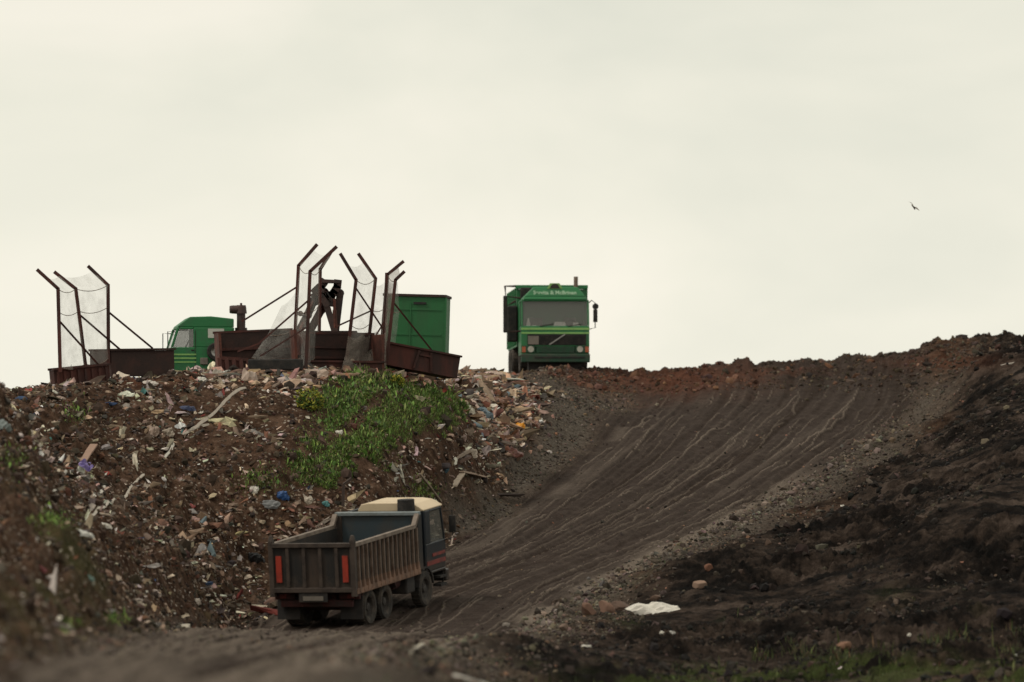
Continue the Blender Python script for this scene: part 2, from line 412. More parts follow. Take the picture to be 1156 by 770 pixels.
class MB:
    def __init__(s): s.v = []; s.f = []
    def add(s, vs, fs):
        k = len(s.v); s.v += [tuple(v) for v in vs]; s.f += [tuple(i + k for i in f) for f in fs]; return s
    def hexa(s, c):   # 8 corners: bottom ring 0-3, top ring 4-7
        return s.add(c, [(3, 2, 1, 0), (4, 5, 6, 7), (0, 1, 5, 4), (1, 2, 6, 5), (2, 3, 7, 6), (3, 0, 4, 7)])
    def box(s, x0, x1, y0, y1, z0, z1):
        return s.hexa([(x0, y0, z0), (x1, y0, z0), (x1, y1, z0), (x0, y1, z0), (x0, y0, z1), (x1, y0, z1), (x1, y1, z1), (x0, y1, z1)])
    def beam(s, p, q, w, h=None, up=(0, 0, 1)):
        p, q = Vector(p), Vector(q); h = h or w
        d = (q - p).normalized(); u = Vector(up)
        if abs(d.dot(u)) > .98: u = Vector((0, 1, 0))
        a = d.cross(u).normalized(); b = a.cross(d).normalized()
        r = [-a * w / 2 - b * h / 2, a * w / 2 - b * h / 2, a * w / 2 + b * h / 2, -a * w / 2 + b * h / 2]
        return s.hexa([p + x for x in r] + [q + x for x in r])
    def tube(s, pts, r, n=8, r2=None):
        pts = [Vector(p) for p in pts]; rings = []
        for i, p in enumerate(pts):
            d = (pts[min(i + 1, len(pts) - 1)] - pts[max(i - 1, 0)]).normalized()
            u = Vector((0, 0, 1)) if abs(d.z) < .9 else Vector((0, 1, 0))
            a = d.cross(u).normalized(); b = a.cross(d)
            rr = r if r2 is None else r + (r2 - r) * i / (len(pts) - 1)
            rings.append([p + (a * math.cos(2 * math.pi * k / n) + b * math.sin(2 * math.pi * k / n)) * rr for k in range(n)])
        vs = [v for g in rings for v in g]; fs = []
        for i in range(len(pts) - 1):
            for k in range(n):
                fs.append((i * n + k, i * n + (k + 1) % n, (i + 1) * n + (k + 1) % n, (i + 1) * n + k))
        fs.append(tuple(reversed(range(n)))); fs.append(tuple(range((len(pts) - 1) * n, len(pts) * n)))
        return s.add(vs, fs)
    def lathe_x(s, c, prof, n=28):   # profile (offset along x, radius)
        vs, fs = [], []
        m = len(prof)
        for k in range(n):
            a = 2 * math.pi * k / n
            for (dx, r) in prof:
                vs.append((c[0] + dx, c[1] + r * math.cos(a), c[2] + r * math.sin(a)))
        for k in range(n):
            for i in range(m - 1):
                fs.append((k * m + i, k * m + i + 1, ((k + 1) % n) * m + i + 1, ((k + 1) % n) * m + i))
        return s.add(vs, fs)
    def prism_y(s, prof, y0, y1):    # profile in x,z
        n_ = len(prof)
        vs = [(x, y0, z) for x, z in prof] + [(x, y1, z) for x, z in prof]
        fs = [tuple(range(n_)), tuple(reversed(range(n_, 2 * n_)))] + [(i, n_ + i, n_ + (i + 1) % n_, (i + 1) % n_) for i in range(n_)]
        return s.add(vs, fs)
    def prism_x(s, prof, x0, x1):    # profile in y,z
        n_ = len(prof)
        vs = [(x0, y, z) for y, z in prof] + [(x1, y, z) for y, z in prof]
        fs = [tuple(range(n_)), tuple(reversed(range(n_, 2 * n_)))] + [(i, n_ + i, n_ + (i + 1) % n_, (i + 1) % n_) for i in range(n_)]
        return s.add(vs, fs)
    def build(s, name, mat, parent=None, bevel=0, smooth=False):
        me = bpy.data.meshes.new(name); me.from_pydata(s.v, [], s.f); me.update()
        import bmesh
        bm = bmesh.new(); bm.from_mesh(me); bmesh.ops.recalc_face_normals(bm, faces=bm.faces); bm.to_mesh(me); bm.free()
        me.materials.append(mat if not isinstance(mat, str) else M[mat])
        if smooth: me.polygons.foreach_set('use_smooth', [True] * len(me.polygons))
        o = bpy.data.objects.new(name, me); COL.objects.link(o)
        if parent: o.parent = parent
        if bevel:
            b = o.modifiers.new('edge', 'BEVEL'); b.width = bevel; b.segments = 2; b.limit_method = 'ANGLE'
        return o

def empty(name, loc=(0, 0, 0), label=None, cat=None, group=None):
    o = bpy.data.objects.new(name, None); COL.objects.link(o); o.location = loc; o.empty_display_size = .3
    return tag(o, label, cat, group)

# ------------------------------------------------------------------ setting: terrain sheets
nr, nc = GX.shape
idx = np.arange(nr * nc).reshape(nr, nc)
X, Y, Z = GX.ravel(), GY.ravel(), GZ.ravel()
co = np.stack([X, Y, Z], 1)
road, heap, right, grav = zones(X, Y)
PX, PY = proj(X, Y, Z)
t_ = (X - ROAD_L(Y)) / np.maximum(ROAD_R(Y) - ROAD_L(Y), 1)
wob = fbm(t_ * 2.0, Y * 0.05, 41, 2) * 0.05
s1 = vnoise((t_ + wob) * 34, Y * 0.035, 42); s2 = vnoise((t_ + wob) * 80, Y * 0.07, 43); wig = fbm(t_ * 6, Y * .45, 46, 3) * .012; s3 = vnoise((t_ + wob + wig) * 110, Y * 0.03, 45); s4 = vnoise((t_ + wob * 1.4 + wig) * 62, Y * 0.025, 47)
track = tyre_lines(X, Y) * (.55 + .45 * sstep(.4, .7, s1)) + .22 * sstep(.6, .9, s1) * sstep(.3, .7, s2) + .10 * sstep(.75, .97, s3) + .55 * sstep(218, 185, Y) * sstep(.25, .6, s1)
wet = sstep(.45, .12, s1) * .8 * sstep(.3, .6, s2)
rightedge = np.exp(-((ROAD_R(Y) - X - .5 + fbm(X * .4, Y * .2, 82, 3) * .8) / .5) ** 2) * 1.0 * sstep(.0, .3, vnoise(X * .8, Y * .3, 83)) * sstep(262, 248, Y)
leftedge = np.exp(-((X - ROAD_L(Y) - .9 + fbm(X * .4, Y * .2, 84, 3) * .5) / .25) ** 2) * .35 * sstep(.3, .6, vnoise(X * .8, Y * .3, 85))
track = np.clip(track + rightedge + leftedge, 0, 1) * road * sstep(284, 277, Y)
nearR = X - ROAD_R(Y)
dark = right * sstep(.4, 2.8, nearR + fbm(X * .4, Y * .2, 91, 4) * 2.0) * sstep(-1.0, -.1, fbm(X * .28, Y * .16, 92, 4) + .25)
gravel = np.clip(grav + right * (1 - sstep(.5, 2.6, nearR + fbm(X * .5, Y * .3, 93, 3) * 1.5)) * .85, 0, 1)
gravel *= sstep(285, 276, Y)
red = np.exp(-((Y - 284 + fbm(X * .5, Y * .3, 94, 3) * 2.5) / 4.0) ** 2) * sstep(1.4, 3.0, X) * sstep(11.5, 7.5, X + fbm(X * .3, Y * .3, 95, 3) * 3)
red = np.clip(red + .7 * np.exp(-(((PX - 155) / 45) ** 2 + ((PY - 428) / 9) ** 2)) * (Y > 230), 0, 1) * .78
tanm = np.exp(-(((PX - 1060) / 60) ** 2 + ((PY - 408) / 9) ** 2)) * (Y > 270)
red = np.clip(red + tanm * .5, 0, 1)

def poly_mask(px, py, poly):
    inside = np.zeros(len(px), bool)
    j = len(poly) - 1
    for i in range(len(poly)):
        xi, yi = poly[i]; xj, yj = poly[j]
        c = ((yi > py) != (yj > py)) & (px < (xj - xi) * (py - yi) / (yj - yi + 1e-9) + xi)
        inside ^= c; j = i
    return inside
WEED_POLY = [(312, 540), (324, 510), (338, 478), (372, 440), (402, 416), (432, 402), (458, 424), (500, 440), (533, 452), (528, 478), (492, 490), (452, 503), (425, 525), (385, 550), (335, 552)]
WEED_SPOTS = [(85, 466, 14, 8), (10, 520, 16, 10), (290, 545, 18, 10), (560, 470, 6, 5), (60, 590, 18, 8), (130, 700, 9, 5), (75, 712, 8, 5), (480, 553, 16, 10),  (705, 700, 14, 6), (640, 660, 10, 5), (560, 745, 16, 5), (488, 742, 12, 5), (600, 752, 15, 6)]
def weed_density(px, py, x, y):
    nz = fbm(x * .55, y * .35, 101, 4) ; nz2 = fbm(x * 1.6, y * 1.1, 102, 3)
    jx = nz * 34 + nz2 * 18; jy = nz2 * 20
    st = fbm((px * .69 + py * .72) * .055, (py * .69 - px * .72) * .013, 103, 3)
    d = poly_mask(px + jx, py + jy, WEED_POLY) * (.07 + .93 * sstep(-.22, .20, nz * .5 + nz2 * .4 + st * .95 + .13))
    for (cx, cy, rx, ry) in WEED_SPOTS:
        d = np.maximum(d, (.6 if cx > 240 else .28) * np.exp(-(((px + jx * .4 - cx) / rx) ** 2 + ((py + jy * .4 - cy) / ry) ** 2)))
    return d
def grass_density(px, py, x, y):
    nz = fbm(x * .5, y * .25, 111, 4); nz2 = fbm(x * 1.4, y * .8, 112, 3)
    edge = 754 - 22 * sstep(700, 1156, px)
    d = sstep(-8, 14, py - edge + nz * 26) * sstep(560, 760, px) * sstep(-.4, .25, nz + nz2 * .6)
    d = np.maximum(d, .14 * sstep(.25, .6, nz) * (px > 640) * (py > 560) * (py < 760))
    return np.where(py > 775, np.maximum(d, sstep(-.2, .3, nz)), d)
green = weed_density(PX, PY, X, Y) * heap
green = np.clip(green * .55 + (weed_density(PX, PY, X, Y) * right * .4) + grass_density(PX, PY, X, Y) * right * .7, 0, 1)
green = np.clip(green + heap * .5 * np.exp(-((PX - 50) / 95) ** 2 - ((PY - 640) / 75) ** 2) * sstep(.3, .65, vnoise(X * .9, Y * .25, 151)) * (Y < 200), 0, 1)
attrs_all = dict(heap=heap * sstep(.2, .55, vnoise(X * .5 + Y * .12, Y * .3, 141)) * (1 - .8 * poly_mask(PX, PY, WEED_POLY)), wet=wet * road, road=road, track=track, grav=gravel, dark=dark, red=red, green=green)

q = np.stack([idx[:-1, :-1], idx[:-1, 1:], idx[1:, 1:], idx[1:, :-1]], -1).reshape(-1, 4)
cx_ = X[q].mean(1); cy_ = Y[q].mean(1)
fr = (cx_ > ROAD_L(cy_)) & (cx_ < ROAD_R(cy_)) & (cy_ < 290)
fh = (cx_ <= ROAD_L(cy_)) & (cy_ < 296)
fb = (cx_ >= ROAD_R(cy_)) & (cy_ < 296)
for nm, msk in (('dirt_road', fr), ('landfill_slope', fh), ('soil_bank', fb), ('plateau_ground', ~(fr | fh | fb))):
    qq = q[msk]; used, inv = np.unique(qq, return_inverse=True)
    o = np_mesh(nm, co[used], inv.reshape(-1, 4), M['soil'], {k: v[used] for k, v in attrs_all.items()})
    tag(o, kind='structure')
# the country around: one sheet out to the horizon, below everything else
g = MB(); R_ = 4000
ring = [(-R_, -R_, -7), (R_, -R_, -7), (R_, R_, -7), (-R_, R_, -7)]
g.add(ring, [(0, 1, 2, 3)])
tag(g.build('ground', 'soil'), kind='structure')
# flanks that carry the built slopes down to the surrounding ground
def flank(name, edge, out):
    vs, fs = [], []
    for k, (x, y, z) in enumerate(edge):
        vs += [(x, y, z), (x + out[0], y + out[1], -7.05)]
    for k in range(len(edge) - 1):
        fs.append((2 * k, 2 * k + 1, 2 * k + 3, 2 * k + 2))
    m_ = MB(); m_.add(vs, fs); tag(m_.build(name, 'soil', smooth=True), kind='structure')
flank('hillside', [tuple(co[i]) for i in idx[::12, 0]], (-25, 0))
flank('hillside', [tuple(co[i]) for i in idx[::12, -1]], (25, 0))
flank('hillside', [tuple(co[i]) for i in idx[-1, ::12]], (0, 30))

# ------------------------------------------------------------------ scattered small stuff
ICO_V = []
ph = (1 + 5 ** .5) / 2
for a in (-1, 1):
    for b in (-ph, ph):
        ICO_V += [(0, a, b), (a, b, 0), (b, 0, a)]
ICO_V = np.array(ICO_V) / np.linalg.norm((1, ph))
import itertools
ICO_F = []
for tri in itertools.combinations(range(12), 3):
    d_ = [np.linalg.norm(ICO_V[tri[i]] - ICO_V[tri[j]]) for i, j in ((0, 1), (1, 2), (0, 2))]
    if max(d_) < 1.1:
        a, b, c = tri
        if np.dot(np.cross(ICO_V[b] - ICO_V[a], ICO_V[c] - ICO_V[a]), ICO_V[a]) < 0: b, c = c, b
        ICO_F.append((a, b, c))
ICO_F = np.array(ICO_F)

def rot_mats(n_):
    qn = rng.normal(size=(n_, 4)); qn /= np.linalg.norm(qn, axis=1)[:, None]
    w, x, y, z = qn.T
    return np.stack([np.stack([1 - 2 * (y * y + z * z), 2 * (x * y - z * w), 2 * (x * z + y * w)], -1),
                     np.stack([2 * (x * y + z * w), 1 - 2 * (x * x + z * z), 2 * (y * z - x * w)], -1),
                     np.stack([2 * (x * z - y * w), 2 * (y * z + x * w), 1 - 2 * (x * x + y * y)], -1)], 1)

def sample(n_, dens, d0=70, d1=294, umin=-.075, umax=.075):
    """n points on the ground with probability given by dens(px,py,x,y,zones)"""
    xs, ys, zs = [], [], []
    tot = 0
    for _ in range(80):
        d = np.sqrt(rng.uniform(d0 ** 2, d1 ** 2, 60000)); u = rng.uniform(umin, umax, 60000)
        x = u * d; z = hs(x, d); px, py = proj(x, d, z)
        k = rng.uniform(size=60000) < dens(px, py, x, d)
        xs.append(x[k]); ys.append(d[k]); zs.append(z[k]); tot += k.sum()
        if tot >= n_: break
    return np.concatenate(xs)[:n_], np.concatenate(ys)[:n_], np.concatenate(zs)[:n_]

def clods(name, n_, dens, size, col_fn, squash=.7, label=None, **kw):
    x, y, z = sample(n_, dens, **kw); n_ = len(x)
    sz = size[0] * np.exp(rng.normal(0, size[1], n_)); sz = np.minimum(sz, size[2])
    R = rot_mats(n_)
    loc = ICO_V[None] * (1 + rng.uniform(-.32, .32, (n_, 12, 1))) * (sz[:, None, None] * np.array([1, .8, squash]))
    v = np.einsum('nij,nkj->nki', R, loc)
    v[:, :, 0] += x[:, None]; v[:, :, 1] += y[:, None]; v[:, :, 2] += (z + sz * .15)[:, None]
    f = (ICO_F[None] + (np.arange(n_) * 12)[:, None, None]).reshape(-1, 3)
    c = np.repeat(col_fn(n_, x, y), 12, 0)
    o = np_mesh(name, v.reshape(-1, 3), f, M['clod'], col=c, smooth=False)
    return tag(o, label, 'rubble', kind='stuff')

def pick(n_, pal, jitter=.25):
    w = np.array([p[0] for p in pal], float); w /= w.sum()
    k = rng.choice(len(pal), n_, p=w)
    c = np.array([p[1] for p in pal])[k]
    return c * np.exp(rng.normal(0, jitter, (n_, 1))) * np.exp(rng.normal(0, .07, (n_, 3)))

def wads(name, n_, dens, size, pal, label, **kw):
    """crushed bags, rags and cartons: lumpy, stretched along the fall of the slope"""
    x, y, z = sample(n_, dens, **kw); n_ = len(x)
    sz = np.minimum(size[0] * np.exp(rng.normal(0, size[1], n_)), size[2])
    st = np.exp(rng.normal(.38, .4, n_))
    loc = ICO_V[None] * (1 + rng.uniform(-.55, .45, (n_, 12, 1))) + rng.uniform(-.38, .38, (n_, 12, 3))
    loc = loc * np.stack([sz * st, sz / st ** .4, sz * rng.uniform(.2, .55, n_)], -1)[:, None, :]
    a = rng.normal(math.radians(55), .8, n_); ti = rng.normal(.5, .4, n_)
    ca, sa, ct, st_ = np.cos(a), np.sin(a), np.cos(ti), np.sin(ti)
    lx = loc[..., 0] * ca[:, None] - loc[..., 1] * sa[:, None]; ly = loc[..., 0] * sa[:, None] + loc[..., 1] * ca[:, None]; lz = loc[..., 2]
    v = np.stack([lx + x[:, None], ly * ct[:, None] - lz * st_[:, None] + y[:, None], ly * st_[:, None] + lz * ct[:, None] + (z + sz * .3)[:, None]], -1)
    f = (ICO_F[None] + (np.arange(n_) * 12)[:, None, None]).reshape(-1, 3)
    c = np.repeat(pick(n_, pal, .3), 12, 0)
    # soiled on one part
    c = c * np.where(rng.uniform(size=(len(c), 1)) < .3, .55, 1)
    o = np_mesh(name, v.reshape(-1, 3), f, M['scrap'], col=np.clip(c, 0, .75), smooth=False)
    return tag(o, label, 'litter', kind='stuff')

def z1(i): return lambda px, py, x, y: zones(x, y)[i]
earth = lambda n_, x, y: pick(n_, [(5, (.050, .033, .023)), (3, (.085, .058, .042)), (2, (.03, .022, .017)), (1, (.10, .05, .03))])
clods('earth_clods', 20000, lambda px, py, x, y: zones(x, y)[1] * .6 * (.2 + .8 * (y > 185)) * (.5 + .5 * (y < 236)), (.045, .6, .24), earth, label='brown clods of earth spread over the tip face')
peat = lambda n_, x, y: pick(n_, [(5, (.012, .010, .009)), (3, (.028, .021, .017)), (3, (.052, .038, .030)), (.5, (.10, .075, .058))])
clods('dark_clods', 24000, lambda px, py, x, y: zones(x, y)[2] * sstep(1, 5, x - ROAD_R(y)) * .7 * sstep(.35, .75, vnoise(x * .4, y * .3, 77)), (.032, .6, .18), peat, label='black peaty clods churned over the right bank')
stone = lambda n_, x, y: pick(n_, [(4, (.066, .051, .040)), (2.4, (.125, .10, .079)), (3, (.033, .025, .020)), (.4, (.2, .12, .08))])
def gdens(px, py, x, y):
    r_ = zones(x, y); k = x - ROAD_R(y)
    return np.clip(r_[3] + r_[2] * (k < 2.4) * .6 + r_[0] * .03 + r_[0] * .5 * (k > -.9) * vnoise(x, y, 5), 0, 1)
clods('dark_lumps', 2600, lambda px, py, x, y: zones(x, y)[2] * sstep(.5, 3, x - ROAD_R(y)) * .6 * sstep(.4, .7, vnoise(x * .35, y * .35, 78)), (.075, .5, .26), peat, label='larger black lumps of soil in bands across the right bank')
clods('gravel', 20000, gdens, (.034, .4, .12), stone, label='loose grey gravel along both road shoulders', d0=130)
redc = lambda n_, x, y: pick(n_, [(4, (.085, .040, .026)), (2, (.13, .065, .045)), (2, (.05, .03, .022))])
edgec = lambda n_, x, y: pick(n_, [(4, (.10, .08, .064)), (3, (.16, .13, .105)), (2, (.045, .034, .027))])
clods('road_edge_clods', 3500, lambda px, py, x, y: np.exp(-((x - ROAD_R(y) + .1) / .45) ** 2) * (y < 268) * .9, (.05, .55, .17), edgec, label='pale dry clods pushed up along the lower edge of the road', d0=140)
def bdens(px, py, x, y):
    return (np.abs(y - 286) < 6) * (x > 1.2) * (.25 + .75 * (np.exp(-((x - 2.2) / .9) ** 2))) * (.4 + .6 * vnoise(x * .8, y * .5, 9)) * .6
clods('spill_clods', 3600, bdens, (.045, .6, .2), lambda n_, x, y: np.where((x < 9)[:, None], redc(n_, x, y), earth(n_, x, y)), label='reddish spoil clods along the brow of the road', d0=270)

# crumpled scraps
def scraps(name, n_, dens, size, pal, label, cat='litter', g=3, asp_=(.5, .55), **kw):
    x, y, z = sample(n_, dens, **kw); n_ = len(x)
    sz = np.minimum(size[0] * np.exp(rng.normal(0, size[1], n_)), size[2])
    asp = np.exp(rng.normal(asp_[0], asp_[1], n_)); G2 = g * g
    gu, gv = np.meshgrid(np.linspace(-1, 1, g), np.linspace(-1, 1, g))
    g0 = np.stack([gu.ravel(), gv.ravel(), np.zeros(G2)], -1)
    loc = np.repeat(g0[None], n_, 0) + rng.uniform(-.45, .45, (n_, G2, 3)) * np.array([1, 1, 2.4]) * (1 if g == 3 else .55)
    if g > 3: loc[:, :, 2] += .9 * np.sin(gu.ravel()[None] * rng.uniform(1, 3, (n_, 1)) + gv.ravel()[None] * rng.uniform(1, 4, (n_, 1)) + rng.uniform(0, 6, (n_, 1)))
    loc = loc * np.stack([sz * asp, sz / asp ** .5, sz * .6], -1)[:, None, :]
    # lie roughly in the slope, long axis tending downhill
    a = rng.normal(math.radians(60), .8, n_); ti = rng.normal(.45, .35, n_)
    ca, sa, ct, st = np.cos(a), np.sin(a), np.cos(ti), np.sin(ti)
    lx = loc[..., 0] * ca[:, None] - loc[..., 1] * sa[:, None]; ly = loc[..., 0] * sa[:, None] + loc[..., 1] * ca[:, None]; lz = loc[..., 2]
    vy = ly * ct[:, None] - lz * st[:, None]; vz = ly * st[:, None] + lz * ct[:, None]
    v = np.stack([lx + x[:, None], vy + y[:, None], vz + (z + sz * .35)[:, None]], -1)
    qf = np.array([(j * g + i, j * g + i + 1, (j + 1) * g + i + 1, (j + 1) * g + i) for j in range(g - 1) for i in range(g - 1)])
    f = (qf[None] + (np.arange(n_) * G2)[:, None, None]).reshape(-1, 4)
    c = np.repeat(pick(n_, pal, .3), G2, 0)
    o = np_mesh(name, v.reshape(-1, 3), f, M['scrap'], col=np.clip(c, 0, .75), smooth=False)
    return tag(o, label, cat, kind='stuff')
PAL = [(3.4, (.23, .165, .12)), (3.4, (.36, .285, .225)), (1.9, (.54, .48, .42)), (3.2, (.11, .075, .053)), (2, (.13, .112, .096)), (2.4, (.045, .036, .031)), (.12, (.03, .05, .11)), (.18, (.16, .03, .025)), (.1, (.04, .11, .10)), (.6, (.19, .085, .052))]
def ldens(px, py, x, y):
    h_ = zones(x, y)[1]
    ac, al = .63 * px + .78 * py, .78 * py - .63 * px
    c = .22 + .78 * np.maximum(sstep(.45, .7, vnoise(x * .6 + y * .15, y * .35, 121)), sstep(.55, .75, vnoise(ac * .085, al * .014, 122)))
    top = 1 + 1.2 * np.exp(-((py - 425) / 14) ** 2) * (px > 180) * (px < 620)
    rgt = 1 + 1.5 * np.exp(-(((px - 570) / 35) ** 2 + ((py - 480) / 50) ** 2))
    low = 1 + .8 * np.exp(-(((px - 300) / 60) ** 2 + ((py - 590) / 35) ** 2))
    w_ = 1 - .8 * poly_mask(px, py, WEED_POLY)
    return np.clip(h_ * c * top * rgt * low * w_ * .6 * (y < 276) * (.15 + .85 * sstep(180, 214, y)), 0, 1)
scraps('litter', 6500, ldens, (.034, .5, .14), PAL, 'pale scraps of paper, rag and plastic strewn over the tip face', d0=90)
wads('crushed_rubbish', 19000, ldens, (.036, .6, .19), PAL, 'crushed bags, rags and cartons half buried in the tip face', d0=90)
PAL2 = [(4, (.26, .165, .11)), (3, (.36, .25, .18)), (1.2, (.5, .42, .34)), (3, (.12, .07, .048)), (2, (.17, .072, .045)), (1, (.05, .04, .035)), (.25, (.12, .16, .18))]
def l2dens(px, py, x, y):
    j = fbm(x * .8, y * .6, 131, 3) * 16
    return np.clip(np.exp(-(((px + j - 572) / 34) ** 2 + ((py - 472 - j) / 44) ** 2)) + .8 * np.exp(-(((px - 480) / 55) ** 2 + ((py - 425 + j * .4) / 9) ** 2)) + .7 * np.exp(-(((px - 330) / 60) ** 2 + ((py - 428 + j * .4) / 9) ** 2)) + .5 * np.exp(-(((px + j - 300) / 70) ** 2 + ((py - 590 - j) / 26) ** 2)), 0, 1) * zones(x, y)[1] * .8
wads('rubbish_spill', 2600, l2dens, (.075, .5, .24), PAL2, 'tan and pinkish rubbish spilled along the crest and beside the gravel', d0=215, d1=276, umin=-.045, umax=.01)
PAL3 = [(4, (.46, .40, .34)), (3, (.34, .26, .20)), (2, (.22, .19, .165)), (1.5, (.56, .52, .46)), (1, (.10, .085, .075)), (.3, (.20, .05, .04)), (.12, (.05, .08, .15)), (.8, (.27, .15, .10))]
scraps('torn_sheets', 420, lambda px, py, x, y: np.clip(ldens(px, py, x, y) * 1.4, 0, 1) * (y > 200), (.085, .4, .20), PAL3, 'torn sheets, rags and film trailing down the tip face', g=5, asp_=(.75, .45), d0=170)
scraps('stray_litter', 45, lambda px, py, x, y: zones(x, y)[2] * .02 * (y > 150), (.035, .4, .08), [(1, (.5, .47, .42)), (1, (.3, .16, .1))], 'few tiny pale scraps on the dark right bank', d0=150)

# leaves and grass
def blades(name, n_, dens, ln, wd, pal, label, cat, lean=.8, **kw):
    x, y, z = sample(n_, dens, **kw); n_ = len(x)
    L = ln[0] * np.exp(rng.normal(0, ln[1], n_)); Wd = L * rng.uniform(wd[0], wd[1], n_)
    a = rng.uniform(0, 2 * np.pi, n_); le = rng.uniform(.1, lean, n_)
    dx, dy = np.cos(a) * le, np.sin(a) * le; dz = np.sqrt(np.maximum(1 - le ** 2, .05))
    sx, sy = -np.sin(a), np.cos(a)
    p = np.stack([x, y, z - .02], -1); d = np.stack([dx, dy, dz], -1); s_ = np.stack([sx, sy, np.zeros(n_)], -1)
    p = p + d * (rng.uniform(0, .5, n_) * L)[:, None] * (lean > .7)
    mid = p + d * (L * .5)[:, None]; tip = p + d * L[:, None] - np.array([0, 0, 1]) * (L * .25 * le)[:, None]
    v = np.stack([p, mid - s_ * (Wd / 2)[:, None], tip, mid + s_ * (Wd / 2)[:, None]], 1)
    f = np.arange(n_ * 4).reshape(-1, 4)
    c = np.repeat(pick(n_, pal, .3), 4, 0)
    o = np_mesh(name, v.reshape(-1, 3), f, M['leaf'], col=c, smooth=False)
    return tag(o, label, cat, kind='stuff')
GR = [(4, (.135, .225, .048)), (3, (.20, .31, .075)), (2, (.06, .095, .028)), (1.4, (.24, .28, .085)), (1.1, (.17, .135, .08))]
blades('weeds', 95000, lambda px, py, x, y: np.clip(weed_density(px, py, x, y) * zones(x, y)[1], 0, 1) * (y > 200), (.058, .5), (.10, .26), GR, 'bright green weeds covering the middle of the tip face', 'weeds', 1.0, d0=200, d1=256, umin=-.035, umax=0)
GR3 = [(4, (.085, .15, .035)), (3, (.13, .21, .05)), (2, (.045, .08, .025)), (1, (.20, .23, .07)), (1.4, (.16, .12, .075))]
blades('broad_leaved_weeds', 17000, lambda px, py, x, y: np.clip(weed_density(px, py, x, y) * zones(x, y)[1] * sstep(.35, .6, vnoise(x * 1.1, y * .9, 161)), 0, 1) * (y > 200), (.065, .45), (.45, .8), GR3, 'low broad leaved weeds mixed among the green weeds of the tip face', 'weeds', 1.0, d0=200, d1=256, umin=-.035, umax=0)
blades('dead_stalks', 700, lambda px, py, x, y: np.clip(weed_density(px, py, x, y) * zones(x, y)[1], 0, 1) * (y > 200), (.22, .35), (.03, .06), [(1, (.20, .15, .09)), (1, (.13, .09, .055))], 'dry brown stalks standing among the green weeds', 'stalks', .7, d0=200, d1=256, umin=-.035, umax=0)
blades('weed_patches', 8000, lambda px, py, x, y: np.clip(weed_density(px, py, x, y) * zones(x, y)[1], 0, 1) * ((px < 315) | (py > 545)), (.085, .4), (.2, .4), GR, 'small sparse weed patches low on the tip face', 'weeds', 1.0, d0=75, d1=250)
GR2 = [(4, (.055, .072, .022)), (3, (.095, .115, .038)), (3, (.034, .036, .016)), (1.6, (.12, .085, .048)), (1, (.10, .050, .032))]
blades('grass', 34000, lambda px, py, x, y: grass_density(px, py, x, y) * zones(x, y)[2], (.085, .5), (.08, .2), GR2, 'rough grass along the foot of the dark bank', 'grass', .75, d0=110, d1=285, umin=-.02)
TUFTS = [(1055, 722, .5), (1082, 722, .62), (860, 738, .45), (1146, 715, .5), (910, 742, .4), (900, 730, .35), (990, 738, .45), (1010, 742, .4), (945, 738, .3), (1135, 735, .5)]
def tuft_d(px, py, x, y):
    d = 0
    for (tx, ty, _) in TUFTS: d = np.maximum(d, np.exp(-(((px - tx) / 11) ** 2 + ((py - ty - 6) / 5) ** 2)))
    return d
blades('tall_grass', 1500, tuft_d, (.25, .4), (.04, .09), GR2, 'taller green grass tufts near the foot of the bank', 'grass', .6, d0=150, d1=235, umin=.02)

# ------------------------------------------------------------------ vehicles (built facing -Y, front at y = 0, ground at z = 0)
def wheel(parent, x, y, r, w, side, tyre='tyre'):
    """side +1: outer face towards +x"""
    m = MB(); h = w / 2
    m.lathe_x((x, y, r), [(-h * .8, r * .55), (-h, r * .72), (-h, r * .92), (-h * .75, r), (h * .75, r), (h, r * .92), (h, r * .72), (h * .8, r * .55), (-h * .8, r * .55)])
    for k in range(24):
        a = 2 * math.pi * k / 24
        p = Vector((x, y + r * 1.005 * math.cos(a), r + r * 1.005 * math.sin(a)))
        m.beam(p - Vector((h * .8, 0, 0)), p + Vector((h * .8, 0, 0)), .05, .03, up=(0, math.cos(a), math.sin(a)))
    o = m.build('wheel', tyre, parent, smooth=False)
    q_ = MB(); s = side
    q_.lathe_x((x, y, r), [(s * h * .85, r * .57), (s * h * .35, r * .50), (s * h * .30, r * .26), (s * h * .75, r * .22), (s * h * .8, r * .02)], 20)
    q_.lathe_x((x, y, r), [(-s * h * .7, r * .57), (-s * h * .7, r * .02)], 20)
    q_.build('rim', 'rim', o)
    return o

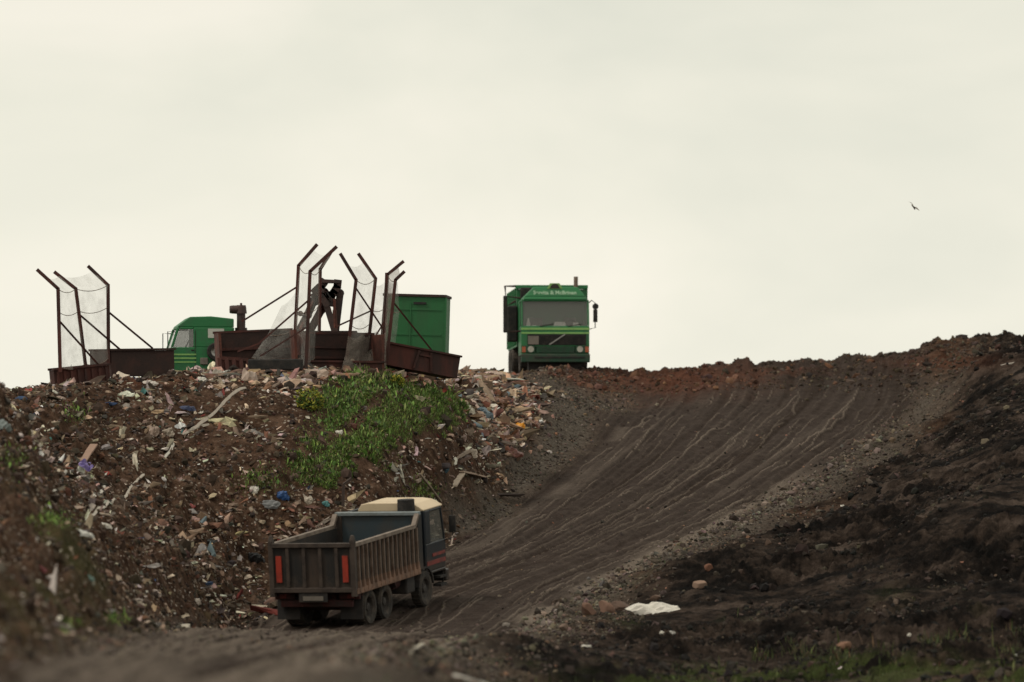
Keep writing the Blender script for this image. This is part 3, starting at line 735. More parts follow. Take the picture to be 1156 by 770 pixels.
def cab(parent, Wd, L, zb, zbelt, ztop, paint, slant=.18, rear_win=False, glass='glass', pil=.09, side_split=.62):
    """hollow cab: panels, pillars, roof, rear wall, panes"""
    h = Wd / 2; t = .06
    m = MB()
    m.box(-h, h, 0, t, zb + .3, zbelt)                       # front panel
    m.box(-h, h, t, L, zb, zb + .08)                         # floor
    for s in (-1, 1):
        x0, x1 = (s * h, s * (h - t)) if s < 0 else (s * (h - t), s * h)
        m.box(x0, x1, t, L - t, zb + .08, zbelt)             # door panels
        m.hexa([(x0, 0, zbelt), (x1, 0, zbelt), (x1, pil, zbelt), (x0, pil, zbelt), (x0, slant, ztop), (x1, slant, ztop), (x1, slant + pil, ztop), (x0, slant + pil, ztop)])
        yb = L * side_split
        if side_split < .95:
            m.box(x0, x1, yb, L - t, zbelt, ztop)            # rear quarter
        m.box(x0, x1, slant + pil, yb, ztop - .06, ztop)
    m.box(-h, h, L - t, L, zb + .08, ztop)                   # rear wall
    m.box(-h + t, h - t, slant, slant + .05, ztop - .05, ztop)
    c = m.build('cab', paint, parent, bevel=.03)
    g_ = MB(); e = .012
    g_.hexa([(-h + t, .03, zbelt + .002), (h - t, .03, zbelt + .002), (h - t, .03 + e, zbelt + .002), (-h + t, .03 + e, zbelt + .002),
             (-h + t, .03 + slant, ztop - .052), (h - t, .03 + slant, ztop - .052), (h - t, .03 + e + slant, ztop - .052), (-h + t, .03 + e + slant, ztop - .052)])
    g_.build('windscreen', glass, c)
    for s in (-1, 1):
        g_ = MB(); x0 = s * (h - .03)
        y0a, y0b, y1 = pil + .003, slant + pil + .003, L * side_split - .003
        za, zc = zbelt + .003, ztop - .063
        g_.hexa([(x0, y0a, za), (x0 + .01, y0a, za), (x0 + .01, y1, za), (x0, y1, za), (x0, y0b, zc), (x0 + .01, y0b, zc), (x0 + .01, y1, zc), (x0, y1, zc)])
        g_.build('side_window', glass if glass != 'paleglass' else 'paleglass', c)
    d = MB(); d.box(-h + t + .01, h - t - .01, .10, .45, zbelt - .35, zbelt - .02); d.build('dashboard', 'interior', c)
    for s in (-1, 1):
        d = MB(); d.box(s * h * .5 - .24, s * h * .5 + .24, L * .55, L * .55 + .45, zb + .45, zb + .6); d.box(s * h * .5 - .23, s * h * .5 + .23, L * .55 + .42, L * .55 + .54, zb + .58, min(zbelt + .35, ztop - .15))
        d.build('seat', 'interior', c, bevel=.04)
    d = MB(); cc = Vector((h * .5, .52, zbelt + .02)); pts = [cc + Vector((math.cos(a) * .23, math.sin(a) * .1, math.sin(a) * .2)) for a in np.linspace(0, 2 * math.pi, 17)]
    d.tube(pts, .016, 6); d.build('steering_wheel', 'black', c)
    return c

# ---- near tipper, climbing away from us
LT = 7.3
def near_truck():
    rear = at(356, 704, 219); hd = math.radians(20)
    hv = Vector((math.sin(hd), math.cos(hd), 0)); rv = Vector((math.cos(hd), -math.sin(hd), 0))
    smooth_h = lambda p: float(base_h([p.x], [p.y])[0])
    pts = {}
    for nm, a_, b_ in (('fl', 5.6, -1), ('fr', 5.6, 1), ('rl', 1.8, -1), ('rr', 1.8, 1)):
        p = rear + hv * a_ + rv * b_; p.z = smooth_h(p); pts[nm] = p
    f_ = (pts['fl'] + pts['fr']) / 2; r_ = (pts['rl'] + pts['rr']) / 2
    fwd = (f_ - r_).normalized(); side = ((pts['fr'] - pts['fl']) * .5 + (pts['rr'] - pts['rl']) * .5).normalized()
    side = (side * .5 + rv * .5).normalized()
    ydir = -fwd; xdir = -side; zdir = xdir.cross(ydir).normalized(); xdir = ydir.cross(zdir).normalized()
    org = r_ + fwd * (LT - 1.8) + zdir * .0
    mw = Matrix((xdir, ydir, zdir)).transposed().to_4x4(); mw.translation = org
    T = empty('dump_truck', label='dark muddy dump truck with empty tipper body climbing the dirt road', cat='truck'); T.matrix_world = mw
    yr = lambda v: LT - v                  # v: metres forward of the tailgate
    # chassis
    m = MB()
    for s in (-1, 1): m.box(s * .43 - .05, s * .43 + .05, .6, 6.9, .72, .98)
    for y in (1.0, 2.6, 4.6, 5.6, 6.8): m.box(-.43, .43, y - .06, y + .06, .75, .95)
    for v in (1.2, 2.45, 5.55): m.box(-.95, .95, yr(v) - .08, yr(v) + .08, .42, .58)
    m.box(-1.05, 1.05, 7.0, 7.12, .62, .80)
    m.build('chassis', 'chassis', T)
    # wheels
    for v in (1.2, 2.45):
        for s in (-1, 1): wheel(T, s * .93, yr(v), .50, .52, s)
    for s in (-1, 1): wheel(T, s * 1.05, yr(5.55), .50, .30, s)
    for s in (-1, 1):
        m = MB(); m.hexa([(s * .93 - .33, 6.88, .25), (s * .93 + .33, 6.88, .25), (s * .93 + .33, 6.91, .25), (s * .93 - .33, 6.91, .25), (s * .93 - .33, 6.82, .88), (s * .93 + .33, 6.82, .88), (s * .93 + .33, 6.85, .88), (s * .93 - .33, 6.85, .88)])
        m.build('mud_flap', 'dark', T)
        m = MB(); m.box(s * .95 - .30, s * .95 + .30, 6.98, 7.06, .82, 1.0); lamp = m.build('tail_light', 'chassis', T, bevel=.01)
        m = MB(); m.box(s * 1.0 - .1, s * 1.0 + .1, 7.062, 7.085, .85, .97); m.build('lens', 'darkred', lamp)
        # mudguards over the bogie
        m = MB(); pr = [(yr(.45), .80), (yr(.62), 1.03), (yr(3.0), 1.03), (yr(3.2), .80), (yr(3.15), .80), (yr(2.97), .995), (yr(.65), .995), (yr(.5), .80)]
        m.prism_x(pr, s * .93 - .3, s * .93 + .3); m.build('rear_mudguard', 'chassis', T)
    # tipper body: floor, front wall with headboard rim
    zf, zt, hb = 1.08, 2.34, 2.68
    m = MB()
    m.box(-1.19, 1.19, yr(5.05), yr(.08), zf, zf + .08)
    for v in (.5, 1.2, 1.9, 2.6, 3.3, 4.0, 4.7): m.box(-1.1, 1.1, yr(v) - .05, yr(v) + .05, zf - .12, zf - .002)
    m.build('tipper_floor', 'plate', T)
    m = MB(); m.box(-1.17, 1.17, yr(5.14), yr(5.06), zf - .05, hb - .07)
    hbo = m.build('headboard', 'teal', T)
    m = MB(); m.box(-1.25, 1.25, yr(5.25), yr(5.0), hb - .07, hb + .03); m.build('rim', 'tealrim', hbo, bevel=.015)
    m = MB()
    for x in (-.8, -.3, .3, .8): m.box(x - .04, x + .04, yr(5.22), yr(5.142), zf, hb - .075)
    m.build('stiffener', 'plate', hbo)
    # ribbed sides
    for s in (-1, 1):
        m = MB(); a_, b_ = sorted((s * 1.17, s * 1.21))
        m.box(a_, b_, yr(4.98), yr(.06), zf + .08, zt - .05)
        a_, b_ = sorted((s * 1.05, s * 1.24)); m.box(a_, b_, yr(5.3), yr(5.0), zf, hb - .075)     # corner post
        p = m.build('side_panel', 'plate', T)
        m = MB()
        for k in range(15):
            v = .30 + k * .325
            a_, b_ = sorted((s * 1.212, s * 1.275))
            m.box(a_, b_, yr(v) - .035, yr(v) + .035, zf + .2, zt - .055)
        m.build('ribs', 'rib', p)
        m = MB(); m.beam((s * 1.225, yr(.02), zt), (s * 1.225, yr(4.72), zt), .13, .10)
        m.beam((s * 1.225, yr(4.70), zt), (s * 1.225, yr(5.0), hb - .04), .13, .10)
        m.build('top_rail', 'rail', p)
        m = MB()
        for k in range(15):
            v = .30 + k * .325; w_ = .1
            xo, xi = s * 1.30, s * 1.20
            m.hexa([(xi, yr(v) - w_, zf - .06), (xo, yr(v) - w_, zf - .06), (xo, yr(v) + w_, zf - .06), (xi, yr(v) + w_, zf - .06), (s * 1.213, yr(v) - .03, zf + .26), (s * 1.283, yr(v) - .03, zf + .26), (s * 1.283, yr(v) + .03, zf + .26), (s * 1.213, yr(v) + .03, zf + .26)])
        a_, b_ = sorted((s * 1.195, s * 1.285)); m.box(a_, b_, yr(4.98), yr(.03), zf - .10, zf + .05)
        m.build('sill', 'sill', p)
    # tailgate
    m = MB(); m.box(-1.13, 1.13, yr(.03), yr(-.02), zf + .02, zt - .03)
    tg = m.build('tailgate', 'plate', T)
    m = MB(); m.box(-1.16, 1.16, yr(.05), yr(-.09), zt - .06, zt + .06); m.box(-1.16, 1.16, yr(.05), yr(-.08), zf - .04, zf + .09)
    for x in (-.73, -.25, .23, .71): m.box(x - .05, x + .05, yr(-.021), yr(-.075), zf + .095, zt - .065)
    m.build('frame', 'gate_rib', tg, bevel=.01)
    for s in (-1, 1):
        m = MB(); a_, b_ = sorted((s * 1.13, s * 1.27)); m.box(a_, b_, yr(.10), yr(-.07), zf - .16, zt + .12)
        m.hexa([(a_, yr(.1), zt + .12), (b_, yr(.1), zt + .12), (b_, yr(-.07), zt + .12), (a_, yr(-.07), zt + .12), (a_ + .03, yr(.04), zt + .27), (b_ - .03, yr(.04), zt + .27), (b_ - .03, yr(-.02), zt + .27), (a_ + .03, yr(-.02), zt + .27)])
        m.build('corner_post', 'gate_rib', T, bevel=.01)
        m = MB(); m.box(s * .98 - .08, s * .98 + .08, yr(-.022), yr(-.055), zf + .24, zt - .29)
        tag(m.build('marker_board', 'orange', tg), 'red orange warning board on the tailgate')
    m = MB(); m.box(-.42, .42, yr(-.03), yr(-.06), zf - .30, zf - .05); m.build('number_plate_panel', 'dark', T)
    # tanks between the axles, spare parts
    for s in (-1, 1):
        m = MB(); m.tube([(s * .82, yr(3.55), .88), (s * .82, yr(4.0), .88)], .22, 16); m.build('air_tank', 'chassis', T)
        m = MB(); m.box(s * .9 - .28, s * .9 + .28, yr(4.75), yr(4.1), .50, .98); m.build('fuel_tank', 'dark', T, bevel=.05)
    # cab
    c = cab(T, 2.36, 1.62, .85, 1.72, 2.66, 'navy', slant=.22, side_split=.72)
    m = MB(); pr = [(-1.17, 2.662), (-1.17, 2.70), (-.88, 2.86), (-.6, 2.90), (.50, 2.90), (.70, 2.86), (.80, 2.70), (.80, 2.662)]
    m.prism_y(pr, .10, 1.63); tag(m.build('roof_panel', 'cream', c, bevel=.07), 'cream raised cab roof')
    m = MB(); m.box(-.30, .30, yr(-.061), yr(-.07), zf - .26, zf - .14); m.build('number_plate', 'grey', T)
    for s in (-1, 1):
        m = MB(); a_, b_ = sorted((s * 1.182, s * 1.196)); m.box(a_, b_, .10, 1.1, 1.32, 1.41); m.box(a_, b_, .10, 1.56, 1.10, 1.22); m.build('stripe', 'redstripe', c)
        m = MB(); pr = [(.45 + 1.28 - .62 - .36, .55)] ; yc = yr(5.55)
        pr = [(yc + .62 * math.cos(a), .5 + .62 * math.sin(a)) for a in np.linspace(.15, math.pi - .15, 9)] + [(yc + .57 * math.cos(a), .5 + .57 * math.sin(a)) for a in np.linspace(math.pi - .15, .15, 9)]
        a_, b_ = sorted((s * .80, s * 1.22)); m.prism_x(pr, a_, b_); m.build('front_mudguard', 'dark', T)
        m = MB(); m.tube([(s * 1.17, .12, 2.5), (s * 1.42, .02, 2.52), (s * 1.42, .02, 1.75), (s * 1.17, .10, 1.68)], .018, 6); mi = m.build('mirror_arm', 'black', T)
        m = MB(); m.box(s * 1.42 - .10, s * 1.42 + .10, .0, .07, 1.9, 2.38); m.build('mirror', 'black', mi, bevel=.02)
    m = MB(); m.box(-1.2, 1.2, -.12, .10, .52, .86); bp_ = m.build('bumper', 'navy', T, bevel=.03)
    for s in (-1, 1):
        m = MB(); m.box(s * .9 - .16, s * .9 + .16, -.135, -.121, .6, .78); m.build('headlight', 'lens', T)
    m = MB(); m.box(-.8, .8, -.02, -.003, 1.0, 1.45)
    for k in range(5): m.box(-.78, .78, -.035, -.021, 1.04 + k * .085, 1.07 + k * .085)
    m.build('grille', 'black', T)
    m = MB(); m.tube([(-.72, 1.80, 1.0), (-.72, 1.80, 2.55)], .13, 14); m.tube([(-.72, 1.80, 2.55), (-.72, 1.80, 3.02)], .25, 16, .24); m.build('air_intake_stack', 'black', T)
    # front steps
    for s in (-1, 1):
        m = MB(); m.box(s * 1.1 - .12, s * 1.1 + .12, .12, .62, .42, .50); m.box(s * 1.1 - .12, s * 1.1 + .12, .12, .62, .66, .72); m.box(s * 1.1 - .02, s * 1.1 + .02, .12, .16, .42, .84); m.build('step', 'dark', T)
near_truck()

# ---- green tipper on the brow, facing us
def far_truck():
    d = 284.5; x = (627 - 578) / F * d
    z = (600 - 420.5) / F * d
    T = empty('tipper_truck', (x, d, z), 'green tipper truck facing forward on the brow of the road', 'truck'); T.rotation_euler = (math.radians(-.6), 0, math.radians(3.5))
    k = 31.6
    m = MB()
    m.box(-.95, .95, .25, 2.6, .08, .70)  # oversized sump block, added to keep the gap under the cab dark
    for s in (-1, 1): m.box(s * .43 - .05, s * .43 + .05, .4, 7.2, .6, .9)
    for y in (1.35, 4.9, 6.2): m.box(-.95, .95, y - .08, y + .08, .42, .58)
    m.build('chassis', 'dark', T)
    for s in (-1, 1):
        wheel(T, s * 1.06, 1.35, .52, .30, s)
        for y in (4.9, 6.2): wheel(T, s * 1.0, y, .52, .56, s)
    c = cab(T, 2.44, 1.65, .62, 1.66, 2.60, 'green', slant=.20, side_split=.72)
    # roof with sloped sign board
    m = MB(); m.hexa([(-1.14, .16, 2.602), (1.14, .16, 2.602), (1.14, 1.64, 2.602), (-1.14, 1.64, 2.602), (-1.12, .20, 2.72), (1.12, .20, 2.72), (1.12, 1.64, 2.72), (-1.12, 1.64, 2.72)])
    m.hexa([(-1.10, .20, 2.721), (1.10, .20, 2.721), (1.10, 1.64, 2.721), (-1.10, 1.64, 2.721), (-.76, .34, 3.07), (.82, .34, 3.07), (.82, 1.64, 3.0), (-.76, 1.64, 3.0)])
    m.build('roof_panel', 'green', c, bevel=.03)
    m = MB(); m.prism_y([(-.28, 3.0), (.28, 3.0), (.17, 3.20), (-.17, 3.20)], .30, .36); em = m.build('emblem_board', 'lime', c)
    m = MB(); m.prism_y([(-.20, 3.02)] + [(.16 * math.cos(a), 3.05 + .13 * math.sin(a)) for a in np.linspace(math.pi, 0, 9)] + [(.20, 3.02)], .285, .299); m.build('emblem', 'dark', c)
    # the company name on the sloped visor
    cu = bpy.data.curves.new('lettering', 'FONT'); cu.body = 'Servita & McBrinan'; cu.size = .20; cu.align_x = 'CENTER'; cu.extrude = .004; cu.offset = .006
    t_o = bpy.data.objects.new('lettering', cu); COL.objects.link(t_o); cu.materials.append(M['lettering'])
    me_ = bpy.data.meshes.new_from_object(t_o); bpy.data.objects.remove(t_o)
    t_o = bpy.data.objects.new('lettering', me_); COL.objects.link(t_o); t_o.parent = c; t_o.location = (0, .222, 2.80); t_o.rotation_euler = (math.atan2(.34, .14), 0, 0)
    # emblem on the headboard behind
    # body
    m = MB(); m.box(-1.25, 1.25, 1.95, 7.2, 1.0, 1.1)
    m.build('tipper_floor', 'green', T)
    for s in (-1, 1):
        m = MB(); a_, b_ = sorted((s * 1.21, s * 1.26)); m.box(a_, b_, 1.97, 7.2, 1.1, 3.1)
        for y in (2.4, 3.3, 4.2, 5.1, 6.0, 6.9):
            a2, b2 = sorted((s * 1.262, s * 1.32)); m.box(a2, b2, y - .05, y + .05, 1.05, 3.1)
        m.build('side_panel', 'green', T)
    m = MB(); m.box(-1.25, 1.25, 7.21, 7.27, 1.05, 3.1); m.build('tailgate', 'green', T)
    m = MB(); m.box(-1.208, 1.208, 1.95, 2.02, 1.1, 3.05); hb = m.build('headboard', 'green', T)
    m = MB(); m.box(-1.30, 1.30, 1.86, 2.10, 3.06, 3.20); m.build('rim', 'green', hb, bevel=.02)
    m = MB(); m.box(-1.14, -.72, 1.66, 1.85, 2.72, 3.10); m.build('intake_box', 'black', T, bevel=.03)
    # exhaust
    m = MB(); m.tube([(.86, 1.80, 1.2), (.86, 1.80, 3.0), (.86, 1.80, 3.50)], .075, 12); m.build('exhaust_stack', 'stack', T)
    # front of the cab: stripes, grille, lamps, bumper
    m = MB(); m.box(-1.222, 1.222, -.014, -.002, 1.52, 1.60); m.box(-1.222, 1.222, -.014, -.002, 1.38, 1.44); m.build('stripe', 'lime', c)
    m = MB(); m.box(-1.0, 1.10, -.03, -.002, .98, 1.365)
    for j in range(5): m.box(-.55, 1.08, -.045, -.031, 1.0 + j * .07, 1.03 + j * .07)
    gr_ = m.build('grille', 'black', T)
    m = MB(); m.beam((-.22, -.055, .99), (.35, -.055, 1.37), .045, .02, up=(0, 1, 0)); m.build('badge_bar', 'chrome', gr_)
    m = MB(); m.box(-.98, -.60, -.06, -.032, 1.0, 1.30); m.build('number_panel', 'grey', T)
    for s in (-1, 1):
        m = MB(); m.box(s * .92 - .20, s * .92 + .20, -.03, -.003, .70, .96); hl = m.build('headlight', 'lowgreen', T, bevel=.01)
        m = MB(); m.tube([(s * .88, -.031, .83), (s * .88, -.05, .83)], .11, 16); m.build('lens', 'lens', hl)
        m = MB(); m.box(s * 1.13 - .065, s * 1.13 + .065, -.035, -.004, .72, .92); m.build('indicator', 'amber', T)
        for j, x0 in enumerate((-.55, .45)):
            if s > 0:
                m = MB(); m.beam((x0, -.015, 1.65), (x0 + .5, .05, 1.74), .025, .02); m.build('wiper', 'black', T)
    m = MB(); m.box(-.68, .68, -.02, -.003, .70, .93)
    for j in range(4): m.box(-.62, .62, -.032, -.021, .725 + j * .05, .745 + j * .05)
    m.build('lower_grille', 'lowgreen', T)
    m = MB(); m.box(-1.23, 1.23, -.16, .10, .36, .66); m.build('bumper', worn('dark_green_bumper', (.012, .05, .026), (.05, .042, .03), 3, .42, .7, .7), T, bevel=.03)
    m = MB(); m.box(-.75, 1.05, -.175, -.162, .50, .56); m.build('bumper_slot', 'black', T)
    # things on the dashboard and pale pillars
    for (x0, x1, y0, z0, z1) in ((-.85, -.62, .3, 1.645, 1.70), (-.05, .42, .32, 1.642, 1.82), (.62, .9, .3, 1.642, 1.80), (-1.02, -.86, .3, 1.64, 1.95)):
        m = MB(); m.hexa([(x0, y0, z0), (x1, y0, z0), (x1, y0 + .1, z0), (x0, y0 + .1, z0), (x0 + .06, y0 + .05, z1), (x1 - .06, y0 + .05, z1), (x1 - .06, y0 + .09, z1), (x0 + .06, y0 + .09, z1)])
        m.build('dashboard_paper', 'white', c)
    m = MB(); m.box(-.62, .40, 1.56, 1.585, 1.72, 2.5); m.build('rear_curtain', 'green', c)
    # mirrors: tall frame on our left, round and oblong pair on our right
    m = MB(); m.tube([(-1.23, .15, 2.66), (-1.79, .05, 2.72), (-1.79, .05, 1.44), (-1.23, .1, 1.48)], .035, 8)
    ma = m.build('mirror_arm', 'rustdark', T)
    m = MB(); m.box(-1.86, -1.72, .0, .10, 1.42, 2.74); m.build('mirror', 'black', ma, bevel=.03)
    m = MB(); m.box(-1.62, -1.24, 1.7, 1.95, 1.15, 2.45); m.build('air_cleaner', 'black', T, bevel=.06)
    m = MB(); m.tube([(-1.26, 2.0, 3.16), (-1.68, 2.0, 3.16), (-1.64, 2.0, 2.45), (-1.3, 2.0, 2.62)], .045, 8); m.build('sheet_hoop', 'rustdark', T)
    m = MB(); m.tube([(1.22, .12, 2.5), (1.30, .05, 2.58), (1.42, .05, 2.5), (1.43, .05, 1.6), (1.22, .08, 1.55)], .018, 6); ma = m.build('mirror_arm', 'black', T)
    m = MB(); m.box(1.36, 1.51, .0, .08, 1.80, 2.25); m.build('mirror', 'black', ma, bevel=.01)
    m = MB(); m.tube([(1.44, .0, 2.36), (1.44, .09, 2.36)], .11, 14); m.build('round_mirror', 'black', ma)
    for s in (-1, 1):
        pr = [(1.35 + .64 * math.cos(a), .52 + .64 * math.sin(a)) for a in np.linspace(.1, math.pi - .1, 9)] + [(1.35 + .59 * math.cos(a), .52 + .59 * math.sin(a)) for a in np.linspace(math.pi - .1, .1, 9)]
        m = MB(); a_, b_ = sorted((s * .82, s * 1.2)); m.prism_x(pr, a_, b_); m.build('front_mudguard', 'dark', T)
far_truck()

# ---- green lorry parked behind the left screens, facing left
def side_truck():
    d = 258.0; k = F / d
    zt = (600 - 358) / k
    x0 = (190 - 578) / k
    z0 = zt - 2.86
    T = empty('parked_lorry', (x0, d, z0), 'green lorry cab facing left behind the rusty screens', 'lorry'); T.rotation_euler = (0, 0, math.radians(-84))
    # local -Y (front) turns to world -X ; the near side is local +X
    m = MB()
    for s in (-1, 1): m.box(s * .43 - .05, s * .43 + .05, .4, 6.6, .55, .85)
    for y in (1.2, 5.4): m.box(-.95, .95, y - .08, y + .08, .42, .58)
    m.box(-1.1, 1.1, 2.4, 6.6, .86, 1.05)
    m.build('chassis', 'dark', T)
    for s in (-1, 1):
        wheel(T, s * 1.05, 1.2, .5, .30, s); wheel(T, s * .98, 5.4, .5, .52, s)
    c = cab(T, 2.44, 2.05, .6, 1.86, 2.50, 'green', slant=.20, glass='paleglass', side_split=.36)
    m = MB(); m.prism_x([(.22, 2.502), (.24, 2.56), (.62, 2.84), (1.3, 2.86), (2.04, 2.78), (2.04, 2.502)], -1.19, 1.19); m.build('roof_panel', 'green', c, bevel=.04)
    for s in (-1, 1):
        a_, b_ = sorted((s * 1.222, s * 1.236))
        m = MB(); m.box(a_, b_, .08, .82, 1.48, 1.53); m.box(a_, b_, .08, .82, 1.60, 1.65); m.box(a_, b_, .08, .82, 1.36, 1.40); m.build('stripe', 'lime', c)
        m = MB(); m.box(a_, b_, 1.20, 1.72, 2.16, 2.46); m.build('side_window', worn('painted_sky_pane', (.5, .5, .44), (.42, .42, .37), 3, .5, .8, .15, bump=0), c)  # opaque pane, brightness of the sky beyond painted into its colour
        m = MB(); a2, b2 = sorted((s * 1.222, s * 1.231)); m.box(a2, b2, .78, .80, .75, 2.4); m.box(a2, b2, .12, .80, .72, .74); m.build('door_seam', 'dark', c)
        m = MB(); m.box(a_, b_, .66, .76, 1.74, 1.78); m.build('handle', 'black', c)
        m = MB(); m.tube([(s * 1.2, .15, 2.35), (s * 1.3, -.10, 2.36), (s * 1.3, -.10, 1.5), (s * 1.2, .05, 1.5)], .018, 6); ma = m.build('mirror_arm', 'black', T)
        m = MB(); m.box(s * 1.3 - .1, s * 1.3 + .1, -.15, -.07, 1.45, 1.75); m.build('mirror', 'black', ma, bevel=.02)
    m = MB(); m.box(-1.22, 1.22, -.12, .08, .4, .78); m.build('bumper', 'green', T, bevel=.03)
    m = MB(); m.box(-1.0, 1.0, -.02, -.003, .9, 1.3); m.build('grille', 'black', T)
    # spare wheel carried behind the door, air cleaner stack
    m = MB(); r = .29
    m.lathe_x((1.32, 1.45, 1.72), [(-.09, r * .55), (-.09, r * .9), (-.05, r), (.08, r), (.10, r * .9), (.10, r * .55), (-.09, r * .55)], 24); sp = m.build('spare_wheel', 'black', T)
    m = MB(); m.lathe_x((1.32, 1.45, 1.72), [(.06, r * .56), (.03, r * .3), (.03, .01)], 16); m.build('rim', 'chrome', sp)
    m = MB(); m.tube([(.8, 2.3, .9), (.8, 2.3, 2.5)], .2, 14); m.tube([(.8, 2.3, 2.5), (.8, 2.3, 3.0)], .14, 14); m.tube([(.8, 2.3, 2.96), (.8, 2.3, 3.06), (.8, 2.3, 3.18), (.8, 2.3, 3.23)], .19, 16, .15); m.tube([(.8, 2.35, 3.08), (.8, 2.0, 3.09), (.8, 1.93, 3.09)], .15, 14, .12); m.tube([(.8, 2.3, 3.2), (.8, 2.3, 3.3)], .04, 6)
    m.build('air_intake_stack', 'claw', T, smooth=False)
    m = MB(); m.box(1.225, 1.30, .95, 1.2, 1.30, 1.52); m.build('battery_box', 'grey', T, bevel=.02)
side_truck()

# ---- green container
def container():
    d = 254.0; k = F / d
    x0, x1 = (431 - 578) / k, (500 - 578) / k
    zt = (600 - 333) / k; zb = zt - 2.55
    T = empty('green_container', ((x0 + x1) / 2, d, zb), 'tall green steel container behind the right hand rusty screen', 'container'); T.rotation_euler = (0, math.radians(1.6), math.radians(-4))
    w = (x1 - x0) / 2; L = 2.2
    m = MB(); m.box(-w, w, 0, .05, 0, 2.5); m.box(-w, w, L - .05, L, 0, 2.5); m.box(-w, -w + .05, .052, L - .052, 0, 2.5); m.box(w - .05, w, .052, L - .052, 0, 2.5); m.box(-w + .05, w - .05, .052, L - .052, .02, .1)
    m.build('shell', 'green2', T)
    m = MB()
    m.box(-w - .04, w + .04, -.05, .07, 2.502, 2.58); m.box(-w - .04, w + .04, L - .07, L + .05, 2.502, 2.58); m.box(-w - .04, -w + .07, .072, L - .072, 2.502, 2.58); m.box(w - .07, w + .04, .072, L - .072, 2.502, 2.58)
    m.build('top_rim', 'rustdark', T)
    m = MB()
    m.box(w + .001, w + .06, -.03, .06, .0, 2.5)
    m.box(-w * .12 - .02, -w * .12 + .02, -.03, -.002, .1, 2.3)
    for z in (.5, 1.3, 2.1): m.box(-w + .1, w - .1, -.02, -.002, z - .03, z + .03)
    m.build('stiffener', 'green2', T)
    m = MB(); m.box(-w + .95, -w + 1.35, -.045, -.005, 2.26, 2.33); m.build('lifting_lug', 'dark', T)
container()

# ---- folded grab crane
def crane():
    d = 251.5
    T = empty('grab_crane', at(365, 425, d), 'rusty folded grab crane arms rising between the middle screens', 'crane')
    o = T.location
    def q(zx, zy, dd=0):            # from the enlarged study, 5.5 times, origin 320,270
        v = at(320 + zx / 5.5, 270 + zy / 5.5, d + dd); return v - o
    def arm(pts, w0, dp, name, mat='claw'):
        m = MB()
        for a, b in zip(pts[:-1], pts[1:]): m.beam(a, b, dp, w0, up=(0, 1, 0)) if False else m.beam(a, b, w0, dp, up=(0, 1, 0))
        for p in pts: m.tube([p + Vector((0, -dp / 2 - .03, 0)), p + Vector((0, dp / 2 + .03, 0))], w0 * .58, 12)
        return m.build(name, mat, T)
    arm([q(60, 640), q(150, 470), q(205, 345)], .24, .3, 'lower_arm')
    arm([q(165, 570, .4), q(235, 440, .4), q(255, 330, .4)], .24, .26, 'main_boom', 'rust')
    arm([q(215, 330, -.2), q(265, 400, -.2), q(318, 575, -.2)], .20, .2, 'jib_arm', 'claw')
    arm([q(352, 335, .1), q(322, 590, .1)], .22, .24, 'outer_arm', 'claw')
    m = MB(); a, b, c_, e = q(232, 250), q(354, 256), q(348, 274), q(238, 272)
    y = Vector((0, .35, 0)); m.hexa([p - y for p in (e, c_, b, a)] + [p + y for p in (e, c_, b, a)])
    for pts, w0 in ((((256, 262), (232, 296), (228, 335), (246, 372), (270, 398)), .25), (((338, 262), (334, 296), (316, 326), (298, 350), (292, 408)), .24), (((250, 340), (275, 346), (305, 340)), .2)):
        for p0, p1 in zip(pts[:-1], pts[1:]):
            u = (q(*p1) - q(*p0)).normalized() * .05; m.beam(q(*p0) - u, q(*p1) + u, w0, .42, up=(0, 1, 0))
    m.beam(q(190, 345, -.1), q(236, 300, -.1), .34, .4, up=(0, 1, 0)); m.beam(q(218, 405, -.1), q(185, 335, -.1), .22, .3, up=(0, 1, 0))
    m.tube([q(105, 462, -.3), q(105, 462, .2)], .09, 12)
    m.build('grab_head', 'claw', T)
    m = MB(); m.tube([q(316, 370, -.25), q(318, 520, -.25)], .045, 8); m.tube([q(318, 440, -.25), q(322, 560, -.25)], .07, 8); m.build('hydraulic_ram', 'rustlight', T)
    m = MB(); m.tube([q(105, 560, -.2), q(190, 380, -.2)], .05, 8); m.build('hydraulic_ram', 'rustlight', T)
    m = MB(); m.tube([q(212, 350, -.3), q(190, 420, -.35), q(150, 480, -.3), q(100, 470, -.25), q(95, 450, -.25)], .03, 6); m.tube([q(270, 330, -.3), q(290, 360, -.35), q(280, 400, -.3), q(250, 390, -.3)], .028, 6); m.build('hose', 'black', T)
    m = MB(); b0 = q(240, 640); m.box(b0.x - .9, b0.x + 1.1, -.5, .8, -.25, b0.z + .35); m.build('pedestal', 'rustdark', T)
crane()

